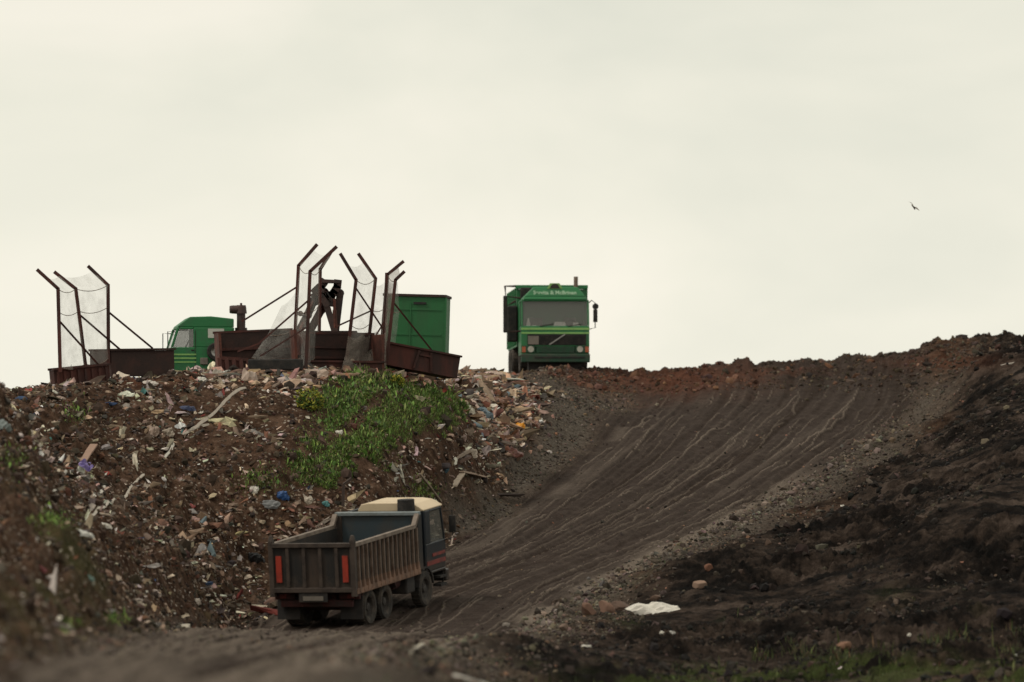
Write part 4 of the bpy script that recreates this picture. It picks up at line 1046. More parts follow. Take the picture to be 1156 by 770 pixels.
# ---- litter screens
def skid(T, p0, p1, hgt, depth, name='skid_box', front='open', tilt=0, mat='rust'):
    """open steel box; p0,p1: front edge on the ground (local), walls 8 cm thick"""
    a = p1 - p0; L = a.length; ex = a.normalized(); ez = Vector((0, 0, 1)); ez = (ez - ex * ez.dot(ex)).normalized(); ey = ez.cross(ex)
    def bx(m, x0, x1, y0, y1, z0, z1):
        m.hexa([p0 + ex * x + ey * y + ez * z for (x, y, z) in ((x0, y0, z0), (x1, y0, z0), (x1, y1, z0), (x0, y1, z0), (x0, y0, z1), (x1, y0, z1), (x1, y1, z1), (x0, y1, z1))])
    t = .08
    m = MB()
    bx(m, 0, L, depth - t, depth, 0, hgt); bx(m, t, L - t, t, depth - t - .002, 0, t)
    box = m.build(name, 'rustdark' if front == 'open' else mat, T)
    for (xa, xb) in ((0, t), (L - t, L)):
        m = MB(); bx(m, xa, xb, 0, depth - t - .002, 0, hgt - (.0 if front == 'open' else .003)); m.build('end_plate', 'rustlight' if front == 'open' else mat, box)
    m = MB(); bx(m, -.03, L + .03, depth - .1, depth + .04, hgt + .002, hgt + .07)
    if front == 'open':
        bx(m, t, L - t, depth - t - .07, depth - t - .004, hgt * .62, hgt * .68); bx(m, t, L - t, depth - t - .07, depth - t - .004, hgt * .34, hgt * .40)
    m.build('rim', 'rust', box)
    m = MB()
    fh = hgt if front != 'open' else hgt * .22
    if front != 'none':
        bx(m, t + .002, L - t - .002, 0, t, 0, fh)
        n_ = max(3, int(L / .22)) if front == 'ribbed' else 0
        for k in range(n_): 
            x = L * (k + .5) / n_; bx(m, x - .035, x + .035, -.06, -.002, 0, fh - .05)
        if front == 'braced':
            for (xa, xb) in ((.44, .40), (.60, .64)):
                m.beam(p0 + ex * L * xa + ey * -.04 + ez * hgt * .95, p0 + ex * L * xb + ey * -.04 + ez * .05, .07, .06, up=(0, 1, 0))
            bx(m, L * .45, L * .6, -.06, -.003, hgt * .72, hgt * .8)
        bx(m, -.03, L + .03, -.08, .085, fh + .002, fh + .06)
    m.build('front_plate', mat, box)
    return box

def post(T, pts, w=.105, mat='rust'):
    m = MB()
    for a, b in zip(pts[:-1], pts[1:]):
        m.beam(a, b + (b - a).normalized() * .03, w, w, up=(0, 1, 0))
    return m.build('post', mat, T)

def netting(T, rows, name='net', mat='net', sag=.10):
    """rows: list of point rows, each the same length; subdivided, sagging sheet"""
    n_u, n_v = 8, 7
    grid = []
    R = len(rows); Cn = len(rows[0])
    def lerp_row(row, u):
        f = u * (Cn - 1); i = min(int(f), Cn - 2); w = f - i
        p = row[i].lerp(row[i + 1], w); p = p.copy(); p.z -= sag * 4 * w * (1 - w); return p
    vs = []; us = [k / (n_u * (Cn - 1)) for k in range(n_u * (Cn - 1) + 1)]
    for r in range(R - 1):
        for k in range(n_v + (1 if r == R - 2 else 0)):
            w = k / n_v
            for u in us:
                p = lerp_row(rows[r], u).lerp(lerp_row(rows[r + 1], u), w)
                p += Vector((0, .05 * math.sin(u * 9 + w * 4 + r * 2), 0)); vs.append(p)
    nu = len(us); nv = len(vs) // nu
    fs = [(j * nu + i, j * nu + i + 1, (j + 1) * nu + i + 1, (j + 1) * nu + i) for j in range(nv - 1) for i in range(nu - 1)]
    m = MB(); m.add(vs, fs); o = m.build(name, mat, T, smooth=True)
    for r in range(1, R if name == 'net' else 1):
        c = MB(); c.tube([lerp_row(rows[r], u) for u in us], .011, 5); c.build('cord', 'rib', o)
    return o

GRP = 'mobile litter screens along the tip edge'
def screen(label, org, d_org):
    T = empty('litter_screen', at(*org, d_org), label, 'litter screen', GRP)
    o = T.location.copy()
    return T, (lambda px, py, d: at(px, py, d) - o)

# far left screen
T, p = screen('leftmost litter screen, three posts cranked left, on a ribbed rusty skid', (95, 430), 240)
A_ = [p(68, 420, 239), p(65.5, 326, 239), p(42.5, 305, 239)]; B_ = [p(97, 416, 240.5), p(85.5, 326, 240.5), p(62, 307.5, 240.5)]; C_ = [p(122.5, 410, 242), p(122, 322, 242), p(100, 301, 242)]
for q_ in (A_, B_, C_): post(T, q_)
skid(T, p(62.5, 440, 239.6), p(125, 434, 240.3), .58, .4, front='ribbed')
skid(T, p(126, 425, 242.0), p(197, 424, 243.2), .78, 1.3, front='closed', mat='rustdark')
def brace(T, a, b, w=.06, mat='rust'):
    m = MB(); m.beam(a, b, w, w, up=(0, 1, 0)); m.build('brace', mat, T)
brace(T, A_[0].lerp(A_[1], .62), p(114, 415, 240.2)); brace(T, B_[0].lerp(B_[1], .68), p(136, 395, 242.6)); brace(T, C_[0].lerp(C_[1], .66), p(172, 393, 243.2))
def mid(q_, f): return q_[0].lerp(q_[1], f)
netting(T, [[q_[2].lerp(q_[1], .22) for q_ in (A_, B_, C_)], [q_[1] for q_ in (A_, B_, C_)], [mid(q_, .72) for q_ in (A_, B_, C_)], [mid(q_, .06) for q_ in (A_, B_, C_)]], sag=.12)

# second screen, cranked right
T, p = screen('litter screen with posts cranked right and long wide open rusty trough', (300, 424), 246)
A_ = [p(331, 418, 246.5), p(337, 300, 246.5), p(357.5, 276.5, 246.5)]; B_ = [p(345.5, 414, 245.2), p(350, 306.5, 245.2), p(379.5, 279, 245.2)]; C_ = [p(360, 400, 248.5), p(361.5, 304, 248.5), p(374, 284, 248.5)]
for q_ in (A_, B_, C_): post(T, q_)
skid(T, p(249, 428, 245.4), p(337, 424, 245.8), 1.42, 1.1, front='open')
m = MB(); a_, b_ = p(247.5, 404, 245.1), p(280, 406, 245.2)
for k in range(5):
    c_ = a_.lerp(b_, k / 4); m.beam(c_, c_ + Vector((.06, -.05, -.58)), .12, .10, up=(0, 1, 0))
m.beam(a_, b_, .10, .10, up=(0, 1, 0)); m.hexa([a_ + Vector((0, .0, -.6)), b_ + Vector((-.1, .0, -.62)), b_ + Vector((-.1, .05, -.62)), a_ + Vector((0, .05, -.6)), a_ + Vector((0, 0, -.02)), b_ + Vector((0, 0, -.02)), b_ + Vector((0, .05, -.02)), a_ + Vector((0, .05, -.02))])
m.build('ribbed_lip', 'rust', T)
m = MB(); m.beam(p(280, 412, 244.3), p(342, 411.5, 244.3), .32, .34, up=(0, 0, 1)); tag(m.build('black_beam', 'black', T, bevel=.04), 'black beam along the front of the trough')  # plain black beam in front of the trough
brace(T, mid(A_, .80), p(273, 363, 246.8), .055); brace(T, mid(B_, .70), p(292, 388, 245.0), .055); brace(T, p(292, 388, 245.0), p(268, 397, 245.0), .05); brace(T, mid(B_, .42), p(294, 402, 244.9), .05)
netting(T, [[q_[2].lerp(q_[1], .2) for q_ in (A_, B_, C_)], [q_[1] for q_ in (A_, B_, C_)], [mid(q_, .6) for q_ in (A_, B_, C_)], [mid(q_, .05) for q_ in (A_, B_, C_)]], sag=.14)
netting(T, [[mid(A_, .78), p(318, 345, 246.8)], [mid(A_, .4), p(302, 378, 246.6)], [mid(A_, .1), p(284, 404, 246.0)]], mat='net', sag=.1)

# third screen, cranked left
T, p = screen('litter screen with two posts cranked left and clogged grey netting', (370, 420), 249)
A_ = [p(390, 418, 247.2), p(402, 316, 247.2), p(384.5, 287, 247.2)]; B_ = [p(413, 414, 248.4), p(424, 314.5, 248.4), p(405, 287, 248.4)]
for q_ in (A_, B_): post(T, q_)
skid(T, p(347, 418, 246.4), p(434, 419, 247.4), 1.14, 1.0, front='open', mat='rust')
brace(T, mid(A_, .92), p(433, 372, 248.0), .055); brace(T, mid(B_, .64), p(379, 369, 247.0), .05)
netting(T, [[q_[2].lerp(q_[1], .3) for q_ in (A_, B_)], [q_[1] for q_ in (A_, B_)], [mid(q_, .5) for q_ in (A_, B_)], [mid(q_, .36) for q_ in (A_, B_)]], sag=.16)
netting(T, [[p(393, 379, 246.9), p(409, 377, 247.4), p(418, 377, 248.2)], [p(390, 400, 246.8), p(406, 398, 247.2), p(416, 396, 248)], [p(384, 422, 246.3), p(400, 420, 246.8), p(416, 416, 247.8)]], 'net_skirt', 'netskirt', sag=.1)

# fourth screen, cranked right
T, p = screen('rightmost litter screen, posts cranked right, on a tilted closed rusty skid', (470, 424), 250)
A_ = [p(432, 414, 249.0), p(437.5, 310, 249.0), p(455, 295.5, 249.0)]; B_ = [p(436, 412, 248.2), p(446.5, 316, 248.2), p(456, 307, 248.2)]; C_ = [p(429, 408, 250.2), p(436, 322, 250.2), p(436.5, 309, 250.2)]
for q_ in (A_, B_, C_): post(T, q_, .10)
skid(T, p(433, 411, 248.8), p(516, 427, 249.8), .66, 1.0, front='braced', mat='rust')
brace(T, mid(B_, .74), p(487, 395, 249.4), .055); brace(T, mid(A_, .5), p(416, 392, 248.8), .05)
netting(T, [[A_[2].lerp(A_[1], .3), B_[2].lerp(B_[1], .3)], [A_[1], B_[1]], [mid(A_, .5), mid(B_, .5)], [mid(A_, .05), mid(B_, .05)]], mat='netskirt', sag=.12)
netting(T, [[p(424, 322, 249.2), p(437, 314, 249.6), p(449, 318, 249.9)], [p(420, 350, 249.2), p(436, 346, 249.6), p(451, 352, 249.9)], [p(416, 385, 249.0), p(432, 384, 249.4), p(446, 392, 249.8)]], mat='net', sag=.1)
netting(T, [[p(414, 374, 248.4), p(425, 374, 248.4), p(436, 374, 248.4)], [p(412, 412, 248.0), p(424, 414, 247.9), p(436, 414, 248.0)]], 'net_skirt', 'netskirt', sag=.1)

# ------------------------------------------------------------------ single pieces of rubbish, each its own thing
_matc = {}
def cm(name, c, rough=.75):
    k = (name, c)
    if k not in _matc: _matc[k] = worn(name, c, tuple(v * .6 for v in c), 7, .5, .8, rough, bump=.3)
    return _matc[k]

def crumple(name, px, py, w, h, col, label, cat, ang=0, lift=.5, thick=.012, rough=.5, seed=0, n_=7):
    """a folded sheet or limp bag, w by h metres as seen, lying on the slope"""
    p = hit(px, py); r = random.Random(seed + int(px * 7 + py))
    N_ = normal(p.x, p.y, .5); N_ = (N_ + Vector((0, -.7, .35))).normalized()
    ex = Vector((1, 0, 0)); ex = (ex - N_ * ex.dot(N_)).normalized(); ey = N_.cross(ex)
    ca, sa = math.cos(math.radians(ang)), math.sin(math.radians(ang))
    e1 = ex * ca + ey * sa; e2 = ey * ca - ex * sa
    ph = [r.uniform(0, 6.28) for _ in range(6)]
    top = []
    for j in range(n_):
        for i in range(n_):
            u, v = i / (n_ - 1) * 2 - 1, j / (n_ - 1) * 2 - 1
            rad = 1 - .28 * (abs(u * v)) ** 1.2 + .10 * math.sin(3 * math.atan2(v, u) + ph[4])
            hh = lift * min(w, h) * (.55 * (1 - max(abs(u), abs(v)) ** 2) + .22 * math.sin(u * 3.1 + ph[0]) * math.cos(v * 2.7 + ph[1]) + .14 * math.sin(u * 7 + v * 4 + ph[2]) + r.uniform(-.08, .08))
            top.append(e1 * (u * w / 2 * rad) + e2 * (v * h / 2 * rad) + N_ * (hh + .03))
    bot = [q_ - N_ * thick for q_ in top]
    f = []; nn = n_ * n_
    for j in range(n_ - 1):
        for i in range(n_ - 1):
            a = j * n_ + i; f.append((a, a + 1, a + n_ + 1, a + n_)); f.append((nn + a, nn + a + n_, nn + a + n_ + 1, nn + a + 1))
    bd = [i for i in range(n_)] + [j * n_ + n_ - 1 for j in range(1, n_)] + [(n_ - 1) * n_ + i for i in range(n_ - 2, -1, -1)] + [j * n_ for j in range(n_ - 2, 0, -1)]
    for a, b in zip(bd, bd[1:] + bd[:1]): f.append((a, nn + a, nn + b, b))
    m = MB(); m.add(top + bot, f)
    o = m.build(name, cm(name + '_colour', col, rough), smooth=False); o.location = p
    return tag(o, label, cat)

def hit_smooth(px, py):
    a, b, c = ray(px, py); ds = np.linspace(90, 285, 1600)
    g = base_h(a / b * ds, ds); k = int(np.argmax(g >= c / b * ds)); x = a / b * ds[k]
    return Vector((x, ds[k], H(x, ds[k])))

def strip(name, pts, w, col, label, cat, thick=.02, lift=.05):
    P_ = []
    q_ = [hit_smooth(*a) for a in pts]
    for a, b in zip(q_[:-1], q_[1:]):
        k = max(2, int((b - a).length / .25))
        for i in range(k): P_.append(a.lerp(b, i / k))
    P_.append(q_[-1])
    r = random.Random(int(pts[0][0]))
    m = MB(); o0 = P_[0].copy(); ring = []
    zz = np.array([H(p.x, p.y) for p in P_]); k_ = np.ones(9) / 9; zz = np.convolve(np.pad(zz, 4, mode='edge'), k_, mode='valid')
    for i, p in enumerate(P_):
        z = float(zz[i]) + lift + .06
        d = (P_[min(i + 1, len(P_) - 1)] - P_[max(i - 1, 0)]); d.z = 0; d = d.normalized()
        s = Vector((d.y, -d.x, 0)); ww = w * r.uniform(.7, 1.2) * (.55 if i in (0, len(P_) - 1) else 1)
        c = Vector((p.x + r.uniform(-.015, .015), p.y, z)) - o0
        up = Vector((0, -.45, .9))
        sd = (s * .7 + Vector((0, -.35, .6))).normalized()
        ring.append([c - sd * ww / 2, c + sd * ww / 2, c + sd * ww / 2 + Vector((0, thick, thick)), c - sd * ww / 2 + Vector((0, thick, thick))])
    vs = [v for g_ in ring for v in g_]; fs = [(3, 2, 1, 0), tuple(len(vs) - 4 + i for i in range(4))]
    for i in range(len(ring) - 1):
        for k in range(4): fs.append((i * 4 + k, i * 4 + (k + 1) % 4, i * 4 + 4 + (k + 1) % 4, i * 4 + 4 + k))
    m.add(vs, fs); o = m.build(name, cm(name + '_colour', col)); o.location = o0
    return tag(o, label, cat)

def plank(name, a, b, w, t, col, label, cat, la=.08, lb=.08):
    pa, pb = hit(*a), hit(*b); pa.z += la; pb.z += lb
    m = MB(); q_ = pb - pa
    m.beam(Vector((0, 0, 0)), q_ * .5 + Vector((0, 0, .015)), w, t); m.beam(q_ * .5 + Vector((0, 0, .015)), q_, w * .92, t * .9)
    o = m.build(name, cm(name + '_colour', col)); o.location = pa
    return tag(o, label, cat)

def rock(name, px, py, w, h, col, label, cat='rock', sq=.7, seed=1, ang=0):
    p = hit(px, py); r = random.Random(seed + int(px))
    import bmesh
    bm = bmesh.new(); bmesh.ops.create_icosphere(bm, subdivisions=3, radius=1)
    ks = [(Vector((r.gauss(0, 1), r.gauss(0, 1), r.gauss(0, 1))).normalized(), r.uniform(.45, .8)) for _ in range(9)]
    for v in bm.verts:
        for d, c in ks:
            e = v.co.dot(d)
            if e > c: v.co -= d * (e - c)
        v.co *= 1 + r.uniform(-.025, .025)
    mx = max(abs(v.co.x) for v in bm.verts); mz = max(abs(v.co.z) for v in bm.verts)
    for v in bm.verts: v.co = Vector((v.co.x / mx * w / 2, v.co.y * w * sq / 2, v.co.z / mz * h / 2))
    me = bpy.data.meshes.new(name); bm.to_mesh(me); bm.free()
    me.materials.append(cm(name + '_colour', col, .9)); o = bpy.data.objects.new(name, me); COL.objects.link(o)
    o.location = p + Vector((0, 0, h * .25)); o.rotation_euler = (0, math.radians(ang), r.uniform(-.4, .4))
    return tag(o, label, cat)

WH = (.55, .51, .44)
strip('plastic_strip', [(277, 437), (258, 450), (240, 465), (222, 481), (207, 494)], .085, (.40, .34, .28), 'long pale strip running down the slope from below the wide trough', 'plastic strip')
strip('plastic_strip', [(196, 497), (193, 510), (186, 521)], .09, WH, 'short white strip just below the end of the long pale strip', 'plastic strip')
strip('plastic_strip', [(163, 531), (148, 549), (132, 563), (116, 576), (98, 590)], .07, (.46, .40, .33), 'winding white strip low on the left of the slope', 'plastic strip')
strip('plastic_strip', [(119, 551), (110, 558), (100, 563)], .10, WH, 'stubby white strip beside the purple sheet', 'plastic strip')
strip('plastic_strip', [(236, 475), (225, 478), (214, 490)], .07, (.30, .26, .21), 'thin grey strip beside the long pale strip', 'plastic strip')
crumple('plastic_bag', 212, 463, .55, .30, (.022, .032, .085), 'dark blue plastic bag high on the left slope', 'plastic bag')
crumple('plastic_sheet', 92, 530, .42, .95, (.19, .14, .36), 'purple plastic sheet trailing down the blurred left slope', 'plastic sheet', ang=-35, lift=.8)
plank('board', (106, 508), (94, 525), .22, .05, (.27, .16, .11), 'pinkish board above the purple sheet', 'board', .15, .1)
crumple('plastic_sheet', 91, 605, .75, .26, (.55, .53, .48), 'white plastic sheet stretched out on the blurred lower left slope', 'plastic sheet', ang=20)
crumple('plastic_bag', 119, 597, .36, .2, WH, 'white torn bag right of the stretched white sheet', 'plastic bag')
crumple('plastic_bag', 169, 435, .50, .26, (.56, .50, .44), 'white bag on the crest below the leftmost skid', 'plastic bag')
crumple('plastic_bag', 228, 430, .35, .26, (.52, .49, .43), 'round white bag on the crest below the green lorry', 'plastic bag')
crumple('rag_pile', 281, 428, .55, .62, (.40, .30, .24), 'pale pinkish rags heaped under the end of the wide trough', 'rags', lift=.7)
crumple('rag_pile', 246, 424, .45, .36, (.30, .26, .21), 'grey tan rag bundle under the ribbed lip of the wide trough', 'rags', lift=.7)
crumple('rag_pile', 356, 424, 1.05, .40, (.44, .33, .26), 'long heap of pale rags below the third screen trough', 'rags', lift=.7)
crumple('plastic_bag', 318, 562, .46, .36, (.022, .075, .22), 'bright blue plastic bag above the dump truck tailgate', 'plastic bag', lift=.7)
crumple('plastic_bag', 367, 571, .28, .22, (.05, .17, .17), 'small teal bag above the dump truck headboard', 'plastic bag')
crumple('plastic_bag', 383, 489, .24, .18, WH, 'small white bag in the weeds left of centre', 'plastic bag')
crumple('plastic_sheet', 537, 428, .80, .28, (.46, .36, .33), 'pinkish white sheet on the crest left of the green tipper truck', 'plastic sheet')
plank('stick', (546, 434), (553, 440), .10, .06, (.56, .53, .42), 'short white stick below the pinkish white sheet', 'stick')
crumple('cardboard_sheet', 544, 454, .62, .52, (.25, .14, .085), 'brown cardboard sheet at the top right of the weeds', 'cardboard', lift=.3)
crumple('cardboard_sheet', 562, 455, .5, .4, (.20, .095, .06), 'reddish cardboard piece right of the brown cardboard sheet', 'cardboard', lift=.4)
crumple('plastic_bag', 531, 466, .32, .26, (.62, .56, .45), 'cream white bag beside the blue grey bag', 'plastic bag', lift=.8)
crumple('plastic_bag', 547, 469, .62, .40, (.14, .19, .22), 'blue grey bag at the right edge of the weeds', 'plastic bag', lift=.8)
crumple('plastic_bag', 539, 481, .40, .20, (.16, .22, .25), 'flat blue grey scrap below the blue grey bag', 'plastic bag')
crumple('plastic_bag', 586, 485, .46, .42, (.72, .31, .015), 'bright yellow orange bag near the gravel', 'plastic bag', lift=.8)
crumple('rusty_sheet', 601, 480, .55, .40, (.17, .07, .045), 'reddish brown sheet right of the yellow bag', 'metal sheet')
crumple('rusty_sheet', 577, 512, .85, .45, (.15, .050, .034), 'rust red sheet below the yellow bag', 'metal sheet', ang=25)
crumple('rusty_sheet', 569, 500, .55, .36, (.17, .075, .05), 'smaller rust red sheet above the larger one below the yellow bag', 'metal sheet', ang=10)
plank('pole', (530, 514), (470, 549), .10, .09, (.29, .22, .165), 'long pale pole lying across the slope below the weeds', 'pole', .14, .12)
crumple('plastic_bag', 533, 513, .42, .32, (.48, .40, .32), 'pale bag at the upper end of the long pole', 'plastic bag', lift=.7)
crumple('plastic_bag', 502, 531, .30, .26, (.05, .10, .125), 'dark teal bag on the middle of the long pole', 'plastic bag', lift=.8)
plank('board', (512, 554), (522, 541), .20, .05, (.42, .33, .25), 'upright leg of the bent pale board beside the gravel', 'board', .12, .16)
plank('board', (521, 541), (548, 543), .15, .05, (.40, .29, .22), 'pale board lying flat beside the gravel', 'board', .2, .1)
plank('stick', (474, 546), (498, 571), .06, .05, (.25, .19, .14), 'thin leaning stick above the dump truck cab', 'stick', .3, .1)
pp = hit(387, 572); m = MB(); m.beam((0, 0, -.2), (.02, 0, .62), .09, .08); m.beam((.02, 0, .62), (.25, .1, .80), .08, .07); o = m.build('stake', cm('stake_colour', (.05, .03, .022))); o.location = pp; tag(o, 'dark stake standing behind the dump truck headboard', 'stake')
crumple('plastic_bag', 288, 632, .58, .36, (.008, .008, .009), 'black bag at the slope foot left of the dump truck', 'plastic bag', lift=.8)
crumple('plastic_bag', 236, 614, .62, .32, (.010, .011, .009), 'black bag farther up left of the one at the slope foot', 'plastic bag', lift=.7)
crumple('plastic_sheet', 303, 574, .75, .30, (.15, .15, .15), 'grey plastic sheet below the bright blue bag', 'plastic sheet')
crumple('rag', 217, 574, .34, .24, (.24, .045, .04), 'small red rag in the middle of the left slope', 'rag')
crumple('rag', 221, 588, .28, .2, (.34, .2, .17), 'small pink rag just below the red rag', 'rag')
crumple('plastic_bag', 287, 556, .28, .30, (.50, .46, .40), 'small upright white bag left of the bright blue bag', 'plastic bag')
crumple('plastic_bag', 347, 566, .34, .34, (.40, .34, .27), 'dirty pale bag between the blue and teal bags', 'plastic bag')
crumple('plastic_bag', 172, 488, .42, .45, (.27, .19, .145), 'tan bag on the left slope above the winding strip', 'plastic bag', lift=.6)
crumple('plastic_bag', 190, 490, .38, .34, (.25, .2, .15), 'brown grey bag right of the tan bag', 'plastic bag', lift=.6)
crumple('plastic_bag', 68, 452, .32, .3, (.28, .2, .155), 'tan bag on the crest under the leftmost skid end', 'plastic bag')
crumple('rag', 247, 481, .3, .22, (.22, .13, .06), 'orange brown rag right of the long pale strip', 'rag')
crumple('plastic_bag', 57, 655, .22, .22, (.5, .44, .40), 'blurred pale bag at the lower left beside a dark red rag', 'plastic bag', lift=.7)
crumple('rag', 47, 644, .28, .14, (.15, .02, .022), 'blurred dark red rag at the lower left', 'rag', ang=-30)
crumple('rag', 121, 650, .28, .2, (.34, .20, .14), 'blurred salmon rag on the lower left slope', 'rag')
crumple('plastic_bag', 101, 654, .24, .16, (.10, .17, .14), 'blurred pale green bag beside the salmon rag', 'plastic bag')
crumple('plastic_bag', 175, 672, .30, .24, (.42, .34, .29), 'blurred pale bag low on the slope above the road', 'plastic bag', lift=.7)
crumple('plastic_bag', 222, 681, .24, .22, (.46, .39, .33), 'pale bag close to the road edge left of the truck', 'plastic bag', lift=.7)
crumple('plastic_bag', 4, 483, .4, .36, (.17, .20, .19), 'pale grey green bag at the far left of the slope', 'plastic bag', lift=.6)
# right hand bank
crumple('plastic_sheet', 740, 691, 1.6, .62, (.62, .58, .51), 'long white sheet lying beside the brown stones on the right bank', 'plastic sheet', ang=-14, lift=.5, n_=11)
rock('rock', 664, 694, .50, .42, (.14, .075, .05), 'brown slab rock leftmost of three below the road edge', ang=30)
rock('rock', 684, 692, .56, .42, (.17, .095, .065), 'paler brown slab rock in the middle of three below the road edge', ang=35)
rock('rock', 701, 689, .72, .34, (.10, .06, .042), 'dark brown rock next to the long white sheet', ang=8)
rock('rock', 790, 664, .42, .28, (.24, .155, .11), 'tan rock on the gravel right of the road')
rock('rock', 800, 645, .26, .26, (.17, .075, .045), 'small orange brown rock above the tan rock')
rock('rock', 637, 712, .30, .24, (.15, .10, .075), 'small brown rock left of the slab rocks')
rock('rock', 741, 678, .40, .30, (.10, .06, .04), 'brown rock above the long white sheet')
rock('rock', 953, 733, .38, .30, (.20, .105, .065), 'orange brown rock among the grass on the right')
crumple('plastic_scrap', 662, 731, .26, .12, WH, 'small white scrap in the dark soil left of the white sheet', 'scrap')
crumple('plastic_scrap', 747, 716, .12, .12, WH, 'left of two tiny white scraps below the white sheet', 'scrap')
crumple('plastic_scrap', 758, 716, .20, .14, (.4, .38, .34), 'right of two tiny grey white scraps below the white sheet', 'scrap')
plank('stick', (464, 742), (478, 731), .06, .05, (.45, .40, .32), 'pale stick at the foot of the road bank', 'stick')
crumple('plastic_sheet', 527, 768, .85, .10, (.46, .43, .38), 'pale flat sheet at the bottom edge of the dark soil', 'plastic sheet', lift=.5)
crumple('plastic_scrap', 620, 511, .22, .13, (.48, .42, .38), 'pale scrap on the gravel shoulder left of the road', 'scrap')
crumple('plastic_scrap', 1027, 720, .14, .12, WH, 'tiny white scrap above the grass on the right', 'scrap')
crumple('plastic_scrap', 951, 572, .12, .10, WH, 'tiny white scrap on the dark bank right of the road', 'scrap')
crumple('plastic_sheet', 1142, 411, .75, .10, (.26, .22, .18), 'pale flat sheet on top of the right bank', 'plastic sheet', lift=.3)

# yellow flowering bush on the weeds
def bush(px, py, w, h, label):
    p = hit(px, py)
    T = empty('flowering_bush', p, label, 'bush')
    m = MB(); r = random.Random(3)
    for k in range(9):
        a = r.uniform(0, 6.28); m.tube([(0, 0, -.1), (math.cos(a) * w * .25, math.sin(a) * w * .2, h * .6), (math.cos(a) * w * .42, math.sin(a) * w * .3, h * .95)], .012, 5, .005)
    m.build('stems', cm('stem_colour', (.06, .07, .02)), T)
    for nm, n_, pal in (('foliage', 500, [(1, (.05, .10, .02))]), ('flowers', 650, [(3, (.36, .34, .05)), (1.5, (.17, .21, .045))])):
        u = rng.normal(size=(n_, 3)); u /= np.linalg.norm(u, axis=1)[:, None]; u *= rng.uniform(.25 if nm == 'foliage' else .65, 1, (n_, 1)) ** .5
        c = u * np.array([w / 2, w / 2.4, h / 2]) + np.array([0, 0, h * .5])
        c *= 1 + .3 * fbm(u[:, :1] * 3, u[:, 2:3] * 3, 5, 2)
        R = rot_mats(n_); s = rng.uniform(.03, .07, n_)
        q4 = np.array([(-1, 0, 0), (0, -.5, 0), (1, 0, 0), (0, .5, 0)])[None] * s[:, None, None]
        v = np.einsum('nij,nkj->nki', R, q4) + c[:, None]
        o = np_mesh(nm, v.reshape(-1, 3), np.arange(n_ * 4).reshape(-1, 4), M['leaf'], col=np.repeat(pick(n_, pal, .2), 4, 0), smooth=False); o.parent = T
bush(350, 464, .95, .62, 'yellow flowering bush at the left edge of the green weeds')
bush(449, 437, .45, .35, 'small yellow flowering plant at the top of the green weeds')

# bird
def bird():
    p = at(1031, 234, 262)
    m = MB()
    m.tube([(-.18, 0, 0), (-.1, 0, .01), (0, 0, .02), (.09, 0, .015), (.15, 0, .02), (.19, 0, .015)], .03, 8)
    for s in (-1, 1):
        pts = [(.06, 0, .03), (.05, s * .16, .10), (-.02, s * .34, .06), (-.06, s * .17, .085), (-.07, 0, .02)]
        m.add(pts + [(x, y, z - .008) for x, y, z in pts], [(0, 1, 2, 3, 4), (9, 8, 7, 6, 5)] + [(i, i + 5, (i + 1) % 5 + 5, (i + 1) % 5) for i in range(5)])
    m.add([(-.17, -.02, 0), (-.17, .02, 0), (-.27, .05, 0), (-.27, -.05, 0), (-.22, 0, .01)], [(0, 1, 4), (1, 2, 4), (2, 3, 4), (3, 0, 4)])
    o = m.build('bird', cm('bird_feathers', (.38, .35, .31)))
    o.scale = (.8, .8, .8); o.location = p; o.rotation_euler = (math.radians(40), math.radians(25), math.radians(70))
    tag(o, 'small grey bird gliding alone in the pale sky', 'bird')
bird()

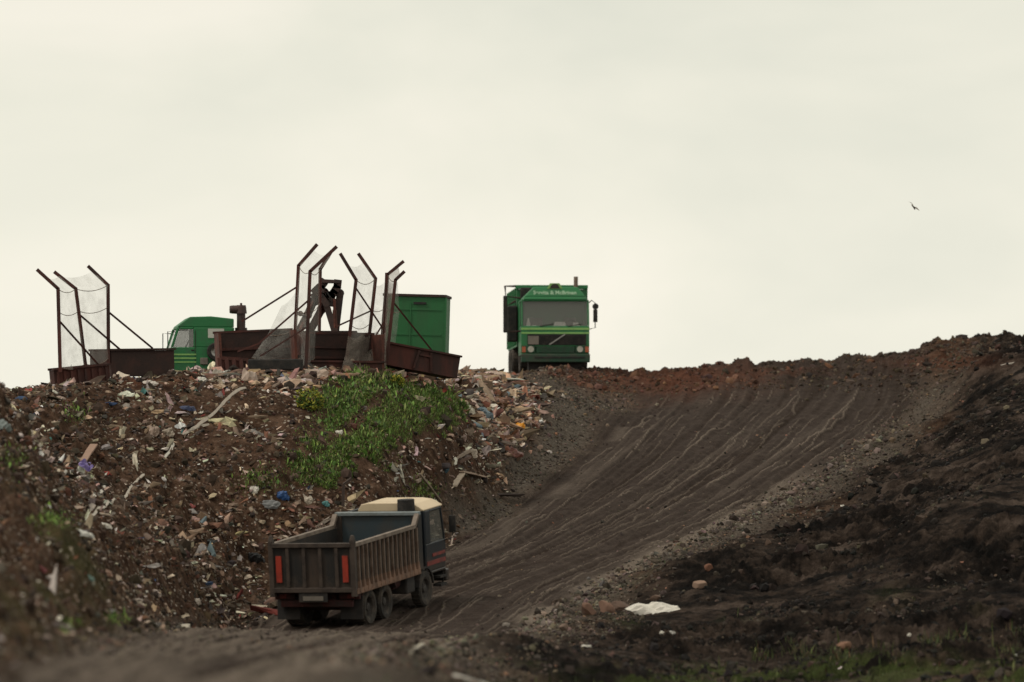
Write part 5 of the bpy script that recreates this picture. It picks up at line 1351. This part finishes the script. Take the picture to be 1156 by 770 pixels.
# ------------------------------------------------------------------ light, sky, camera
SUN_EL, SUN_AZ = math.radians(55), math.radians(250)     # azimuth measured clockwise from +Y: behind us, a little to the left
w = bpy.data.worlds.new('World'); S.world = w; w.use_nodes = True
t = w.node_tree; bg = t.nodes['Background']; bg.inputs['Strength'].default_value = .1
sky = N(t, 'ShaderNodeTexSky', sky_type='NISHITA'); sky.sun_disc = False; sky.sun_elevation = SUN_EL; sky.sun_rotation = SUN_AZ
sky.air_density = 1.0; sky.dust_density = 3.0
tc = N(t, 'ShaderNodeTexCoord')
mp = N(t, 'ShaderNodeMapping'); mp.inputs['Scale'].default_value = (1, 1, 2.2); t.links.new(tc.outputs['Generated'], mp.inputs['Vector'])
f1 = noise(t, mp.outputs['Vector'], 11, 6, .55, .4)
cl = ramp(t, f1, [(.32, (8.1, 8.05, 6.95)), (.5, (9.1, 8.85, 7.6)), (.66, (10.0, 9.5, 8.25))])
sx_ = N(t, 'ShaderNodeSeparateXYZ'); t.links.new(tc.outputs['Generated'], sx_.inputs[0])
thin = ramp(t, sx_.outputs['Z'], [(.0, (1.02, 1.02, 1.02)), (.035, (1.02, 1.02, 1.02)), (.07, (.93, .94, .94)), (.2, (.9, .91, .92))])
cl = mixc(t, 1.0, cl, thin, 'MULTIPLY')
t.links.new(mixc(t, .95, sky.outputs['Color'], cl), bg.inputs['Color'])
sd = bpy.data.lights.new('sun', 'SUN'); sd.energy = 1.4; sd.angle = math.radians(11); sd.color = (1, .93, .82)
so = bpy.data.objects.new('sun', sd); COL.objects.link(so)
dirv = Vector((math.sin(SUN_AZ) * math.cos(SUN_EL), math.cos(SUN_AZ) * math.cos(SUN_EL), math.sin(SUN_EL)))
so.rotation_euler = dirv.to_track_quat('Z', 'Y').to_euler(); so.location = (0, 100, 60)

cd = bpy.data.cameras.new('camera'); cd.sensor_fit = 'HORIZONTAL'; cd.sensor_width = 36; cd.lens = 36 * F / 1156
cd.clip_start = .5; cd.clip_end = 9000
cd.dof.use_dof = True; cd.dof.focus_distance = 246; cd.dof.aperture_fstop = cd.lens / 1000 / .29
cam = bpy.data.objects.new('camera', cd); COL.objects.link(cam); cam.rotation_euler = (math.pi / 2 + PITCH, 0, 0)
S.camera = cam
S.view_settings.view_transform = 'Standard'; S.view_settings.look = 'None'; S.view_settings.exposure = 0; S.view_settings.gamma = 1
S.render.engine = 'CYCLES'
S.cycles.max_bounces = 6; S.cycles.transparent_max_bounces = 16
